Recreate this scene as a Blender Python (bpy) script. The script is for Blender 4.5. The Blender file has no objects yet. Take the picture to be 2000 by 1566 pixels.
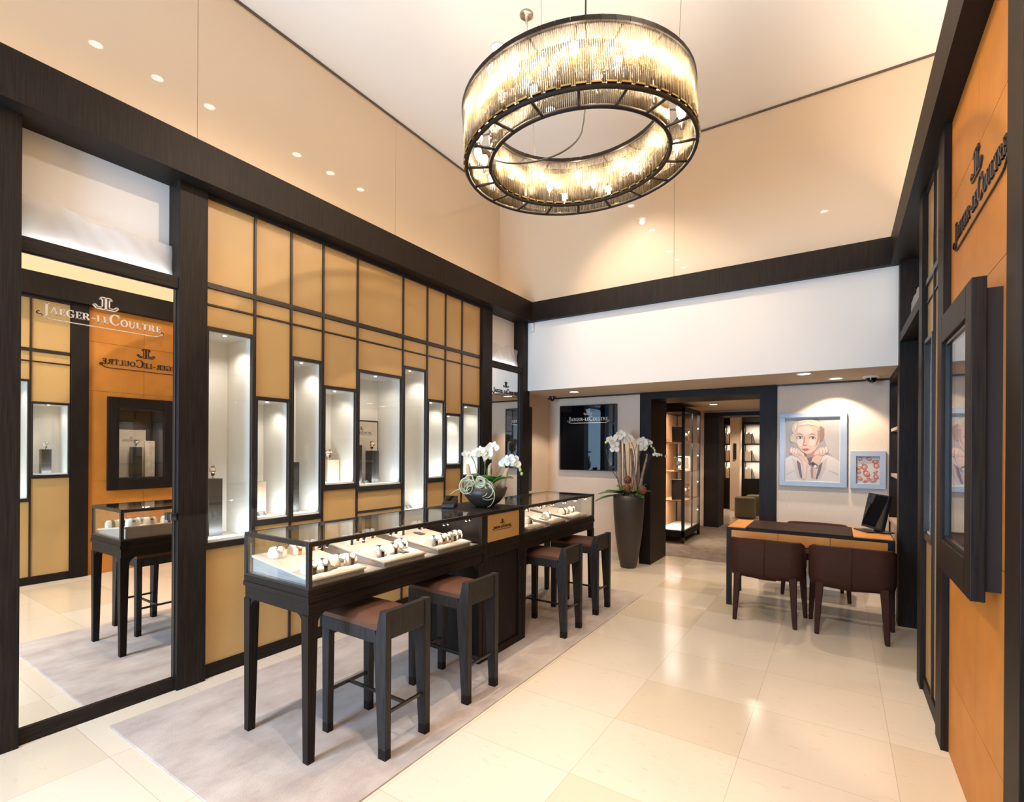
import bpy, bmesh, math, random
from mathutils import Vector, Matrix
random.seed(7)
PI = math.pi
scene = bpy.context.scene
COL = scene.collection
V = Vector

# ------------------------------------------------------------------ camera
cd = bpy.data.cameras.new('camera')
cam = bpy.data.objects.new('camera', cd)
COL.objects.link(cam)
yaw, roll = 0.580346, 0.00616
F = V((-math.sin(yaw), math.cos(yaw), 0))
R0 = V((math.cos(yaw), math.sin(yaw), 0))
U0 = V((0, 0, 1))
R = math.cos(roll) * R0 + math.sin(roll) * U0
U = math.cos(roll) * U0 - math.sin(roll) * R0
M = Matrix((R, U, -F)).transposed().to_4x4()
M.translation = V((0, 0, 1.5))
cam.matrix_world = M
cd.sensor_width = 36
cd.lens = 36 * 972.877 / 2000
cd.shift_y = (878.613 - 783) / 2000
cd.clip_start = 0.02
cd.clip_end = 60
scene.camera = cam

# ------------------------------------------------------------------ world, exposure
w = bpy.data.worlds.new('daylight')
scene.world = w
w.use_nodes = True
w.node_tree.nodes['Background'].inputs[0].default_value = (0.42, 0.68, 1.0, 1)
w.node_tree.nodes['Background'].inputs[1].default_value = 2.6
vs = scene.view_settings
vs.view_transform = 'Standard'
vs.look = 'None'
vs.gamma = 1
vs.use_curve_mapping = False
vs.exposure = -0.2
cy = scene.cycles
cy.use_denoising = True
cy.max_bounces = 10
cy.diffuse_bounces = 5
cy.glossy_bounces = 6
cy.transmission_bounces = 6
cy.transparent_max_bounces = 40
cy.sample_clamp_indirect = 4.0
cy.caustics_reflective = False
cy.caustics_refractive = False
cy.use_light_tree = True

WARM = (1.0, 0.82, 0.63)
SOFT = (1.0, 0.87, 0.74)
NICHEC = (1.0, 0.92, 0.83)
COOL = (0.86, 0.95, 1.0)


def lamp(name, kind, loc, energy, color=WARM, target=None, size=0.04, sx=None, sy=None, angle=80, blend=0.6):
    l = bpy.data.lights.new(name, kind)
    l.energy = energy
    l.color = color
    if kind == 'AREA':
        l.shape = 'RECTANGLE'
        l.size = sx
        l.size_y = sy
    else:
        l.shadow_soft_size = size
    if kind == 'SPOT':
        l.spot_size = math.radians(angle)
        l.spot_blend = blend
    o = bpy.data.objects.new(name, l)
    COL.objects.link(o)
    o.location = loc
    if target is not None:
        d = V(target) - V(loc)
        o.rotation_euler = d.to_track_quat('-Z', 'Y').to_euler()
    return o


DOWN = [(-2.46, y) for y in (1.60, 2.06, 2.52, 3.49, 3.95, 4.42)] + [(-0.19, 2.78), (-0.19, 0.9), (-0.19, -0.6), (-2.46, -0.3)]  # the lamps at the end of the list are unseen, added as fill
ZC = 4.95
# the lamps of the high ceiling: most point down, some are turned to the opposite walls
AIM = [((-2.46, 1.60, 0), 210, 58), ((-2.46, 2.06, 0), 170, 58), ((0.47, 2.70, 1.5), 350, 50), ((-2.46, 3.49, 0), 90, 58), ((-1.7, 5.56, 2.6), 250, 64), ((-2.46, 4.42, 0), 90, 58),
       ((-3.44, 2.2, 2.35), 340, 52), ((-0.19, 1.2, 0), 400, 72), ((-0.1, 3.4, 0), 520, 46), ((-1.9, 0.6, 0), 360, 60)]
for (x, y), (tg, en, an) in zip(DOWN, AIM):
    lamp('downlight_beam', 'SPOT', (x, y, ZC - 0.05), en, WARM, tg, 0.03, angle=an, blend=0.75)
# unseen cove strips behind the ring beam, added to brighten the ceiling
for (nm, loc, sx_) in (('left', (-3.60, 1.75, 3.42), 7.4), ('right', (0.72, 1.75, 3.42), 7.4)):
    c_ = lamp('cove_fill_' + nm, 'AREA', loc, 16 if nm == 'left' else 172, WARM, (loc[0] * 0.6, loc[1], 5.2), sx=0.05, sy=sx_)
    c_.rotation_euler = (0, math.radians(-46 if nm == 'left' else 47) + PI, 0)
# shop windows behind the camera: area lamps stand in for incoming daylight
for (x0, x1, en) in ((-3.1, -1.75, 350), (-1.35, 0.25, 25)):
    lamp('window_daylight', 'AREA', ((x0 + x1) / 2, -2.12, 1.65), en, (0.40, 0.66, 1.0), ((x0 + x1) / 2, 0, 1.65), sx=x1 - x0, sy=2.6)

# ------------------------------------------------------------------ materials


def mat(name, color, rough=0.5, metal=0.0, spec=0.5, coat=0.0, coat_rough=0.03, trans=0.0, emit=None, estr=0.0, sheen=0.0, sub=0.0):
    m = bpy.data.materials.new(name)
    m.use_nodes = True
    b = m.node_tree.nodes['Principled BSDF']
    i = b.inputs
    i['Base Color'].default_value = (*color, 1)
    i['Roughness'].default_value = rough
    i['Metallic'].default_value = metal
    i['Specular IOR Level'].default_value = spec
    i['Coat Weight'].default_value = coat
    i['Coat Roughness'].default_value = coat_rough
    i['Transmission Weight'].default_value = trans
    i['Sheen Weight'].default_value = sheen
    if emit:
        i['Emission Color'].default_value = (*emit, 1)
        i['Emission Strength'].default_value = estr
    return m


def N(m, t, **kw):
    n = m.node_tree.nodes.new(t)
    for k, v in kw.items():
        setattr(n, k, v)
    return n


def L(m, a, b):
    m.node_tree.links.new(a, b)


def vary(m, c1, c2, scale=(1, 1, 1), nscale=5.0, detail=4.0, bump=0.0, bdist=0.002, coord='Object', lo=0.3, hi=0.7):
    """two-tone noise colour (and a little bump) on the thing's own coordinates"""
    tc = N(m, 'ShaderNodeTexCoord')
    mp = N(m, 'ShaderNodeMapping')
    mp.inputs['Scale'].default_value = scale
    L(m, tc.outputs[coord], mp.inputs[0])
    nz = N(m, 'ShaderNodeTexNoise')
    nz.inputs['Scale'].default_value = nscale
    nz.inputs['Detail'].default_value = detail
    L(m, mp.outputs[0], nz.inputs['Vector'])
    cr = N(m, 'ShaderNodeValToRGB')
    cr.color_ramp.elements[0].position = lo
    cr.color_ramp.elements[1].position = hi
    cr.color_ramp.elements[0].color = (*c1, 1)
    cr.color_ramp.elements[1].color = (*c2, 1)
    L(m, nz.outputs['Fac'], cr.inputs[0])
    b = m.node_tree.nodes['Principled BSDF']
    L(m, cr.outputs[0], b.inputs['Base Color'])
    if bump:
        bp = N(m, 'ShaderNodeBump')
        bp.inputs['Strength'].default_value = bump
        bp.inputs['Distance'].default_value = bdist
        L(m, nz.outputs['Fac'], bp.inputs['Height'])
        L(m, bp.outputs[0], b.inputs['Normal'])
    return m


M_WOOD = vary(mat('dark_oak', (0.03, 0.02, 0.016), 0.5, spec=0.16), (0.0065, 0.0042, 0.003), (0.020, 0.0132, 0.0095), (40, 40, 1.2), 4, 5, 0.25, 0.001)
M_WOODH = vary(mat('dark_oak_lengthwise', (0.03, 0.02, 0.016), 0.5, spec=0.16), (0.0075, 0.0048, 0.0034), (0.021, 0.0138, 0.0098), (30, 1.2, 30), 4, 5, 0.2, 0.001)
M_WOODX = vary(mat('dark_oak_across', (0.03, 0.02, 0.016), 0.5, spec=0.16), (0.0075, 0.0048, 0.0034), (0.020, 0.0132, 0.0095), (1.2, 40, 30), 4, 5, 0.2, 0.001)
M_STOOL = vary(mat('grey_brown_oak', (0.05, 0.04, 0.035), 0.5, spec=0.3), (0.010, 0.0085, 0.0082), (0.030, 0.0245, 0.022), (25, 25, 2), 5, 5, 0.2, 0.001)
M_BLACK = mat('black_lacquer', (0.012, 0.010, 0.010), 0.3)
M_FRAME = mat('bronze_frame', (0.016, 0.012, 0.010), 0.32, spec=0.5)
M_GOLD = vary(mat('gold_backed_glass', (0.56, 0.37, 0.17), 0.5, coat=0.6, coat_rough=0.22), (0.46, 0.265, 0.085), (0.50, 0.295, 0.10), (1, 1, 1), 2.5, 3)
M_TAUPE = mat('taupe_lacquer', (0.42, 0.31, 0.22), 0.35)
M_ORANGE = vary(mat('tan_leather', (0.50, 0.19, 0.035), 0.5, spec=0.3), (0.50, 0.17, 0.022), (0.58, 0.21, 0.03), (1, 1, 1), 6, 5, 0.15, 0.0006)
M_DESKORANGE = vary(mat('tan_desk_leather', (0.60, 0.27, 0.06), 0.45, spec=0.35), (0.55, 0.205, 0.032), (0.62, 0.245, 0.045), (1, 1, 1), 9, 4)
M_WHITE = mat('white_plaster', (0.86, 0.785, 0.70), 0.75, spec=0.2)
M_CEIL = mat('ceiling_plaster', (0.93, 0.88, 0.81), 0.8, spec=0.15)
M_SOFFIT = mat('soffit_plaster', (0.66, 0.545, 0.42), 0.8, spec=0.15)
M_GLOSS = mat('cream_gloss_lacquer', (0.71, 0.55, 0.375), 0.35, spec=0.3, coat=1.0, coat_rough=0.0)
M_PAPER = vary(mat('beige_grasscloth', (0.62, 0.54, 0.46), 0.8, spec=0.2), (0.67, 0.53, 0.405), (0.73, 0.59, 0.46), (60, 60, 3), 4, 4, 0.1, 0.0005)
M_BASEW = mat('painted_skirting', (0.72, 0.66, 0.58), 0.5)
M_LINING = mat('white_niche_lining', (0.80, 0.76, 0.70), 0.7, spec=0.2)
M_CARPET = vary(mat('brown_carpet', (0.24, 0.185, 0.145), 0.95, spec=0.05), (0.20, 0.155, 0.125), (0.30, 0.235, 0.185), (1, 1, 1), 9, 8, 0.4, 0.003)
M_SHADOWGAP = mat('shadow_gap', (0.10, 0.07, 0.045), 0.7)
M_MIRROR = mat('mirror_silver', (0.93, 0.92, 0.89), 0.0, metal=1.0)
M_LEATHER = vary(mat('dark_brown_leather', (0.055, 0.026, 0.019), 0.6, spec=0.08), (0.034, 0.0125, 0.0075), (0.044, 0.017, 0.0105), (1, 1, 1), 60, 3, 0.1, 0.0006)
M_SEAT = mat('brown_seat_leather', (0.105, 0.046, 0.026), 0.48, spec=0.3)
M_PAD = mat('brown_desk_pad', (0.030, 0.014, 0.010), 0.7, spec=0.12)
M_BLUEGREY = mat('brushed_aluminium_frame', (0.33, 0.365, 0.42), 0.45, metal=0.2)
M_SCREEN = mat('black_glass_screen', (0.004, 0.004, 0.005), 0.02, spec=0.8)
M_CHROME = mat('brushed_steel', (0.62, 0.54, 0.44), 0.28, metal=1.0)
M_LETTER = mat('champagne_letter_metal', (0.72, 0.62, 0.52), 0.35, metal=0.6)
M_LETTERW = mat('pale_letter', (0.80, 0.74, 0.66), 0.5)
M_LETTERK = mat('black_letter', (0.018, 0.013, 0.012), 0.35)
M_VASE = mat('brown_grey_ceramic', (0.042, 0.034, 0.029), 0.5)
M_BOWL = mat('brown_stoneware', (0.050, 0.035, 0.026), 0.45)
M_SOIL = vary(mat('bark_mulch', (0.05, 0.03, 0.02), 0.9), (0.03, 0.018, 0.012), (0.09, 0.06, 0.04), (1, 1, 1), 40, 3, 0.6, 0.01)
M_LEAF = mat('orchid_leaf', (0.055, 0.17, 0.025), 0.35)
M_STEM = mat('orchid_stem', (0.10, 0.14, 0.035), 0.5)
M_STEMB = mat('dark_stem', (0.055, 0.05, 0.03), 0.6)
M_PETAL = mat('orchid_petal', (0.84, 0.82, 0.76), 0.55)
M_LIP = mat('orchid_lip', (0.75, 0.60, 0.18), 0.5)
M_BUD = mat('orchid_bud', (0.50, 0.58, 0.20), 0.5)
M_BARK = vary(mat('grey_bark', (0.30, 0.20, 0.14), 0.9), (0.19, 0.12, 0.085), (0.40, 0.29, 0.21), (30, 30, 5), 3, 5, 0.6, 0.004)
M_DRIFT = vary(mat('pale_driftwood', (0.58, 0.40, 0.24), 0.8), (0.44, 0.28, 0.16), (0.68, 0.50, 0.32), (20, 20, 6), 3, 4, 0.4, 0.003)
M_AIR = mat('pale_air_plant', (0.52, 0.54, 0.36), 0.6)
M_CONE = mat('red_brown_cone', (0.22, 0.075, 0.03), 0.6)
M_CUSH = mat('cream_suede', (0.80, 0.70, 0.60), 0.8, spec=0.2)
M_TRAY = mat('beige_tray_fabric', (0.72, 0.61, 0.50), 0.8, spec=0.2)
M_TRAYSIDE = vary(mat('grey_tray_wood', (0.42, 0.36, 0.33), 0.6), (0.36, 0.31, 0.285), (0.47, 0.405, 0.37), (3, 30, 30), 4, 3)
M_STRAPK = mat('black_strap', (0.012, 0.010, 0.012), 0.45)
M_STRAPB = mat('brown_strap', (0.13, 0.055, 0.025), 0.45)
M_STRAPR = mat('dark_red_strap', (0.17, 0.018, 0.016), 0.45)
M_STEEL = mat('polished_steel', (0.75, 0.73, 0.70), 0.15, metal=1.0)
M_ROSE = mat('rose_gold', (0.72, 0.40, 0.22), 0.18, metal=1.0)
M_DIAL = mat('pale_dial', (0.80, 0.78, 0.72), 0.3)
M_CARD = mat('dark_card', (0.06, 0.055, 0.052), 0.5)
M_PRINTW = mat('card_print', (0.65, 0.62, 0.58), 0.6)
M_STONE = vary(mat('beige_stone', (0.56, 0.42, 0.30), 0.6), (0.47, 0.34, 0.23), (0.64, 0.50, 0.37), (1, 1, 1), 14, 5)
M_SLATE = vary(mat('dark_plinth', (0.032, 0.027, 0.024), 0.35), (0.028, 0.023, 0.02), (0.038, 0.033, 0.03), (1, 1, 1), 8, 3)
M_POSTER = vary(mat('cream_poster', (0.62, 0.53, 0.44), 0.6), (0.55, 0.46, 0.38), (0.68, 0.59, 0.50), (1, 1, 1), 8, 4)
M_OLIVE = mat('olive_felt', (0.17, 0.135, 0.06), 0.85, sheen=0.2)
M_BOOKW = mat('cream_book_cover', (0.74, 0.66, 0.53), 0.6)
M_BOOKG = mat('grey_book_cover', (0.30, 0.26, 0.22), 0.6)
M_BOOKK = mat('dark_book_cover', (0.05, 0.04, 0.035), 0.5)
M_PAGE = mat('book_pages', (0.72, 0.66, 0.55), 0.8)
M_BRASS = mat('polished_brass', (0.55, 0.38, 0.15), 0.18, metal=1.0)
M_WARMBACK = mat('walnut_back', (0.42, 0.24, 0.12), 0.5)
M_PLASTIC = mat('white_plastic', (0.78, 0.76, 0.71), 0.4)
M_CABLE = mat('black_cable', (0.02, 0.016, 0.013), 0.5)
M_WIRE = mat('steel_wire', (0.30, 0.25, 0.19), 0.4, metal=0.6)
M_BULB = mat('lit_bulb', (1, 0.9, 0.75), 0.4, emit=(1.0, 0.79, 0.56), estr=165)
M_LED = mat('lit_led', (1, 1, 1), 0.4, emit=(1.0, 0.90, 0.76), estr=26)
M_LEDC = mat('lit_white_led', (1, 1, 1), 0.4, emit=(0.80, 0.95, 1.0), estr=1.6)
M_LAMPFACE = mat('lit_downlight', (1, 1, 1), 0.4, emit=(1.0, 0.86, 0.68), estr=9)
M_LAMPCOOL = mat('lit_halogen', (1, 1, 1), 0.4, emit=(0.95, 0.97, 1.0), estr=12)
M_SILK = mat('white_silk', (0.86, 0.85, 0.83), 0.7, spec=0.2)
M_CREAMLIT = mat('cream_backing', (0.80, 0.73, 0.66), 0.8, spec=0.1)

M_CHAND = mat('dark_bronze_matt', (0.020, 0.013, 0.009), 0.6, spec=0.2)

# sheer silk: part clear, part glowing through
m = bpy.data.materials.new('sheer_silk')
m.use_nodes = True
m.node_tree.nodes.clear()
_o = N(m, 'ShaderNodeOutputMaterial')
_a = N(m, 'ShaderNodeMixShader')
_b = N(m, 'ShaderNodeMixShader')
_t = N(m, 'ShaderNodeBsdfTransparent')
_l = N(m, 'ShaderNodeBsdfTranslucent')
_l.inputs[0].default_value = (0.88, 0.86, 0.84, 1)
_d = N(m, 'ShaderNodeBsdfDiffuse')
_d.inputs[0].default_value = (0.80, 0.76, 0.73, 1)
_b.inputs[0].default_value = 0.5
_a.inputs[0].default_value = 0.50
L(m, _d.outputs[0], _b.inputs[1])
L(m, _l.outputs[0], _b.inputs[2])
L(m, _t.outputs[0], _a.inputs[1])
L(m, _b.outputs[0], _a.inputs[2])
L(m, _a.outputs[0], _o.inputs[0])
M_SHEER = m

# lightweight window glass: clear, with a Fresnel reflection


def glass_mat(name, tint=(0.97, 0.98, 0.97), ior=1.45):
    m = bpy.data.materials.new(name)
    m.use_nodes = True
    nt = m.node_tree
    nt.nodes.clear()
    out = N(m, 'ShaderNodeOutputMaterial')
    mix = N(m, 'ShaderNodeMixShader')
    fr = N(m, 'ShaderNodeFresnel')
    # the same reflectance on both faces of the pane
    ge = N(m, 'ShaderNodeNewGeometry')
    mi = N(m, 'ShaderNodeMix', data_type='FLOAT')
    L(m, ge.outputs['Backfacing'], mi.inputs[0])
    mi.inputs[2].default_value = ior
    mi.inputs[3].default_value = 1 / ior
    L(m, mi.outputs[0], fr.inputs['IOR'])
    tr = N(m, 'ShaderNodeBsdfTransparent')
    tr.inputs[0].default_value = (*tint, 1)
    gl = N(m, 'ShaderNodeBsdfGlossy')
    gl.inputs['Roughness'].default_value = 0.0
    gl.inputs['Color'].default_value = (1, 1, 1, 1)
    L(m, fr.outputs[0], mix.inputs[0])
    L(m, tr.outputs[0], mix.inputs[1])
    L(m, gl.outputs[0], mix.inputs[2])
    L(m, mix.outputs[0], out.inputs[0])
    return m


M_GLASS = glass_mat('clear_glass')
M_GLASSD = glass_mat('tinted_glass', (0.62, 0.60, 0.56), 1.5)

# chandelier rods: clear glass with a pale amber body
m = bpy.data.materials.new('amber_glass_rod')
m.use_nodes = True
m.node_tree.nodes.clear()
_o = N(m, 'ShaderNodeOutputMaterial')
_m1 = N(m, 'ShaderNodeMixShader')
_m2 = N(m, 'ShaderNodeMixShader')
_t = N(m, 'ShaderNodeBsdfTransparent')
_t.inputs[0].default_value = (0.995, 0.982, 0.945, 1)
_d = N(m, 'ShaderNodeBsdfTranslucent')
_d.inputs[0].default_value = (0.95, 0.80, 0.52, 1)
_g = N(m, 'ShaderNodeBsdfGlossy')
_g.inputs['Roughness'].default_value = 0.12
_g.inputs['Color'].default_value = (1, 0.93, 0.8, 1)
_f = N(m, 'ShaderNodeFresnel')
_f.inputs['IOR'].default_value = 1.5
_tc = N(m, 'ShaderNodeTexCoord')
_mp = N(m, 'ShaderNodeMapping')
_mp.inputs['Scale'].default_value = (70, 70, 3)
_nz = N(m, 'ShaderNodeTexNoise')
_nz.inputs['Scale'].default_value = 1.0
_nz.inputs['Detail'].default_value = 1
_cr = N(m, 'ShaderNodeMapRange')
_cr.inputs['From Min'].default_value = 0.35
_cr.inputs['From Max'].default_value = 0.65
_cr.inputs['To Min'].default_value = 0.20
_cr.inputs['To Max'].default_value = 0.36
L(m, _tc.outputs['Object'], _mp.inputs[0])
L(m, _mp.outputs[0], _nz.inputs['Vector'])
L(m, _nz.outputs['Fac'], _cr.inputs['Value'])
L(m, _cr.outputs[0], _m1.inputs[0])
L(m, _t.outputs[0], _m1.inputs[1])
L(m, _d.outputs[0], _m1.inputs[2])
L(m, _f.outputs[0], _m2.inputs[0])
L(m, _m1.outputs[0], _m2.inputs[1])
L(m, _g.outputs[0], _m2.inputs[2])
L(m, _m2.outputs[0], _o.inputs[0])
M_ROD = m

# stone floor: slabs in a regular grid, each with its own tone, fine joints and fossil flecks
M_FLOOR = mat('limestone_slabs', (0.72, 0.60, 0.46), 0.16, spec=0.45)


def floor_nodes(m, x0, y0, dx, dy):
    b = m.node_tree.nodes['Principled BSDF']
    tc = N(m, 'ShaderNodeTexCoord')
    sep = N(m, 'ShaderNodeSeparateXYZ')
    L(m, tc.outputs['Object'], sep.inputs[0])

    def math_(op, a, bb=None):
        n = N(m, 'ShaderNodeMath', operation=op)
        for k, v in enumerate((a, bb)):
            if v is None:
                continue
            if isinstance(v, (int, float)):
                n.inputs[k].default_value = v
            else:
                L(m, v, n.inputs[k])
        return n.outputs[0]
    cells, joints = [], []
    for ax, o, d in (('X', x0, dx), ('Y', y0, dy)):
        q = math_('DIVIDE', math_('SUBTRACT', sep.outputs[ax], o), d)
        cells.append(math_('FLOOR', q))
        fr = math_('FRACT', q)
        edge = math_('MINIMUM', fr, math_('SUBTRACT', 1.0, fr))
        joints.append(math_('LESS_THAN', math_('MULTIPLY', edge, d), 0.0016))
    cmb = N(m, 'ShaderNodeCombineXYZ')
    L(m, cells[0], cmb.inputs[0])
    L(m, cells[1], cmb.inputs[1])
    wn = N(m, 'ShaderNodeTexWhiteNoise', noise_dimensions='3D')
    L(m, cmb.outputs[0], wn.inputs['Vector'])
    cr = N(m, 'ShaderNodeValToRGB')
    e = cr.color_ramp.elements
    e[0].color = (0.68, 0.57, 0.435, 1)
    e[1].color = (0.72, 0.615, 0.49, 1)
    n3 = e.new(0.12)
    n3.color = (0.61, 0.50, 0.35, 1)
    n4 = e.new(0.2)
    n4.color = (0.69, 0.58, 0.45, 1)
    L(m, wn.outputs['Value'], cr.inputs[0])
    # flecks: stretched noise, offset per slab
    mp = N(m, 'ShaderNodeMapping')
    mp.inputs['Scale'].default_value = (9, 30, 1)
    add = N(m, 'ShaderNodeVectorMath', operation='ADD')
    L(m, tc.outputs['Object'], add.inputs[0])
    L(m, wn.outputs['Color'], add.inputs[1])
    L(m, add.outputs[0], mp.inputs[0])
    nz = N(m, 'ShaderNodeTexNoise')
    nz.inputs['Scale'].default_value = 1.6
    nz.inputs['Detail'].default_value = 5
    L(m, mp.outputs[0], nz.inputs['Vector'])
    fr2 = N(m, 'ShaderNodeValToRGB')
    fr2.color_ramp.elements[0].position = 0.62
    fr2.color_ramp.elements[1].position = 0.78
    L(m, nz.outputs['Fac'], fr2.inputs[0])
    mx = N(m, 'ShaderNodeMix', data_type='RGBA')
    mx.inputs[0].default_value = 0.4
    L(m, math_('MULTIPLY', fr2.outputs[0], 0.42), mx.inputs[0])
    L(m, cr.outputs[0], mx.inputs[6])
    mx.inputs[7].default_value = (0.52, 0.36, 0.20, 1)
    mj = N(m, 'ShaderNodeMix', data_type='RGBA')
    L(m, math_('MULTIPLY', math_('MAXIMUM', joints[0], joints[1]), 0.55), mj.inputs[0])
    L(m, mx.outputs[2], mj.inputs[6])
    mj.inputs[7].default_value = (0.36, 0.27, 0.18, 1)
    L(m, mj.outputs[2], b.inputs['Base Color'])


floor_nodes(M_FLOOR, -0.405, 3.222, 0.635, 0.567)
M_RUG = mat('mottled_rug', (0.56, 0.46, 0.39), 0.95, spec=0.05, sheen=0.15)


def rug_nodes(m):
    b = m.node_tree.nodes['Principled BSDF']
    tc = N(m, 'ShaderNodeTexCoord')
    mp = N(m, 'ShaderNodeMapping')
    mp.inputs['Scale'].default_value = (2.2, 1.2, 1)
    L(m, tc.outputs['Object'], mp.inputs[0])
    a = N(m, 'ShaderNodeTexNoise')
    a.inputs['Scale'].default_value = 2.6
    a.inputs['Detail'].default_value = 7
    a.inputs['Roughness'].default_value = 0.62
    L(m, mp.outputs[0], a.inputs['Vector'])
    cr = N(m, 'ShaderNodeValToRGB')
    cr.color_ramp.elements[0].position = 0.34
    cr.color_ramp.elements[1].position = 0.66
    cr.color_ramp.elements[0].color = (0.40, 0.315, 0.27, 1)
    cr.color_ramp.elements[1].color = (0.55, 0.465, 0.405, 1)
    L(m, a.outputs['Fac'], cr.inputs[0])
    L(m, cr.outputs[0], b.inputs['Base Color'])
    p = N(m, 'ShaderNodeTexNoise')
    p.inputs['Scale'].default_value = 420
    L(m, tc.outputs['Object'], p.inputs['Vector'])
    bp = N(m, 'ShaderNodeBump')
    bp.inputs['Strength'].default_value = 0.5
    bp.inputs['Distance'].default_value = 0.003
    L(m, p.outputs['Fac'], bp.inputs['Height'])
    L(m, bp.outputs[0], b.inputs['Normal'])


rug_nodes(M_RUG)

# ------------------------------------------------------------------ mesh builder


class MB:
    def __init__(s):
        s.v, s.f, s.mi, s.sm = [], [], [], []
        s.cur = 0
        s.smooth = False
        s.xf = None

    def add(s, verts, faces, smooth=None):
        o = len(s.v)
        for p in verts:
            p = V(p)
            if s.xf is not None:
                p = s.xf @ p
            s.v.append(tuple(p))
        for f in faces:
            s.f.append(tuple(o + k for k in f))
            s.mi.append(s.cur)
            s.sm.append(s.smooth if smooth is None else smooth)
        return s

    def box(s, x0, x1, y0, y1, z0, z1):
        x0, x1 = sorted((x0, x1))
        y0, y1 = sorted((y0, y1))
        z0, z1 = sorted((z0, z1))
        return s.add([(x0, y0, z0), (x1, y0, z0), (x1, y1, z0), (x0, y1, z0), (x0, y0, z1), (x1, y0, z1), (x1, y1, z1), (x0, y1, z1)],
                     [(0, 3, 2, 1), (4, 5, 6, 7), (0, 1, 5, 4), (1, 2, 6, 5), (2, 3, 7, 6), (3, 0, 4, 7)], False)

    def hexa(s, b, t):
        """8-corner block: four bottom points, four top points, both counter-clockwise from above"""
        return s.add(list(b) + list(t), [(0, 3, 2, 1), (4, 5, 6, 7), (0, 1, 5, 4), (1, 2, 6, 5), (2, 3, 7, 6), (3, 0, 4, 7)], False)

    def tube(s, pts, rad, n=8, cap=True, smooth=True):
        pts = [V(p) for p in pts]
        rs = rad if isinstance(rad, (list, tuple)) else [rad] * len(pts)
        vs_, fs = [], []
        prev = None
        for i, p in enumerate(pts):
            d = (pts[min(i + 1, len(pts) - 1)] - pts[max(i - 1, 0)])
            d = d.normalized() if d.length > 1e-9 else V((0, 0, 1))
            if prev is None:
                a = d.orthogonal().normalized()
            else:
                a = (prev - d * prev.dot(d))
                a = a.normalized() if a.length > 1e-6 else d.orthogonal().normalized()
            prev = a
            b = d.cross(a)
            for k in range(n):
                t = 2 * PI * k / n
                vs_.append(p + (a * math.cos(t) + b * math.sin(t)) * rs[i])
        for i in range(len(pts) - 1):
            for k in range(n):
                q = (k + 1) % n
                fs.append((i * n + k, i * n + q, (i + 1) * n + q, (i + 1) * n + k))
        if cap:
            fs.append(tuple(range(n - 1, -1, -1)))
            fs.append(tuple((len(pts) - 1) * n + k for k in range(n)))
        return s.add(vs_, fs, smooth)

    def lathe(s, prof, n=32, c=(0, 0), smooth=True, cap=True):
        vs_, fs = [], []
        for (r, z) in prof:
            for k in range(n):
                t = 2 * PI * k / n
                vs_.append((c[0] + r * math.cos(t), c[1] + r * math.sin(t), z))
        for i in range(len(prof) - 1):
            for k in range(n):
                q = (k + 1) % n
                fs.append((i * n + k, i * n + q, (i + 1) * n + q, (i + 1) * n + k))
        if cap:
            fs.append(tuple(range(n - 1, -1, -1)))
            fs.append(tuple((len(prof) - 1) * n + k for k in range(n)))
        return s.add(vs_, fs, smooth)

    def cyl(s, a, b, r, n=16, smooth=True):
        return s.tube([a, b], r, n, True, smooth)

    def ball(s, c, r, nu=14, nv=9):
        c = V(c)
        r = V((r, r, r)) if isinstance(r, (int, float)) else V(r)
        vs_, fs = [], []
        for i in range(nv + 1):
            ph = PI * i / nv
            for k in range(nu):
                t = 2 * PI * k / nu
                vs_.append(c + V((r.x * math.sin(ph) * math.cos(t), r.y * math.sin(ph) * math.sin(t), -r.z * math.cos(ph))))
        for i in range(nv):
            for k in range(nu):
                q = (k + 1) % nu
                fs.append((i * nu + k, i * nu + q, (i + 1) * nu + q, (i + 1) * nu + k))
        return s.add(vs_, fs, True)

    def prism(s, poly, o, u, v, n, d, smooth=False):
        """2-D outline (counter-clockwise in u,v) pushed out by d along n"""
        o, u, v, n = V(o), V(u), V(v), V(n)
        k = len(poly)
        vs_ = [o + u * a + v * b for a, b in poly] + [o + u * a + v * b + n * d for a, b in poly]
        fs = [tuple(range(k - 1, -1, -1)), tuple(range(k, 2 * k))]
        for i in range(k):
            j = (i + 1) % k
            fs.append((i, j, k + j, k + i))
        return s.add(vs_, fs, smooth)

    def build(s, name, mats, parent=None, loc=None, bevel=0.0, seg=2):
        me = bpy.data.meshes.new(name)
        me.from_pydata(s.v, [], s.f)
        ms = mats if isinstance(mats, (list, tuple)) else [mats]
        for m_ in ms:
            me.materials.append(m_)
        me.polygons.foreach_set('material_index', s.mi)
        me.polygons.foreach_set('use_smooth', s.sm)
        bm = bmesh.new()
        bm.from_mesh(me)
        bmesh.ops.recalc_face_normals(bm, faces=bm.faces)
        bm.to_mesh(me)
        bm.free()
        me.update()
        o = bpy.data.objects.new(name, me)
        COL.objects.link(o)
        if parent is not None:
            o.parent = parent
        if loc is not None:
            o.location = loc
        if bevel:
            b = o.modifiers.new('edge', 'BEVEL')
            b.width = bevel
            b.segments = seg
            b.limit_method = 'ANGLE'
        return o


def tag(o, label, cat, group=None):
    o['label'] = label
    o['category'] = cat
    if group:
        o['group'] = group
    return o


def thing(name, label, cat, loc=(0, 0, 0), rz=0.0, group=None):
    o = bpy.data.objects.new(name, None)
    o.empty_display_size = 0.05
    COL.objects.link(o)
    o.location = loc
    o.rotation_euler = (0, 0, rz)
    return tag(o, label, cat, group)


def struct(name, mb, m_, parent=None, bevel=0.0):
    o = mb.build(name, m_, parent, bevel=bevel)
    o['kind'] = 'structure'
    return o


def bx(*a):
    return MB().box(*a)


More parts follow.
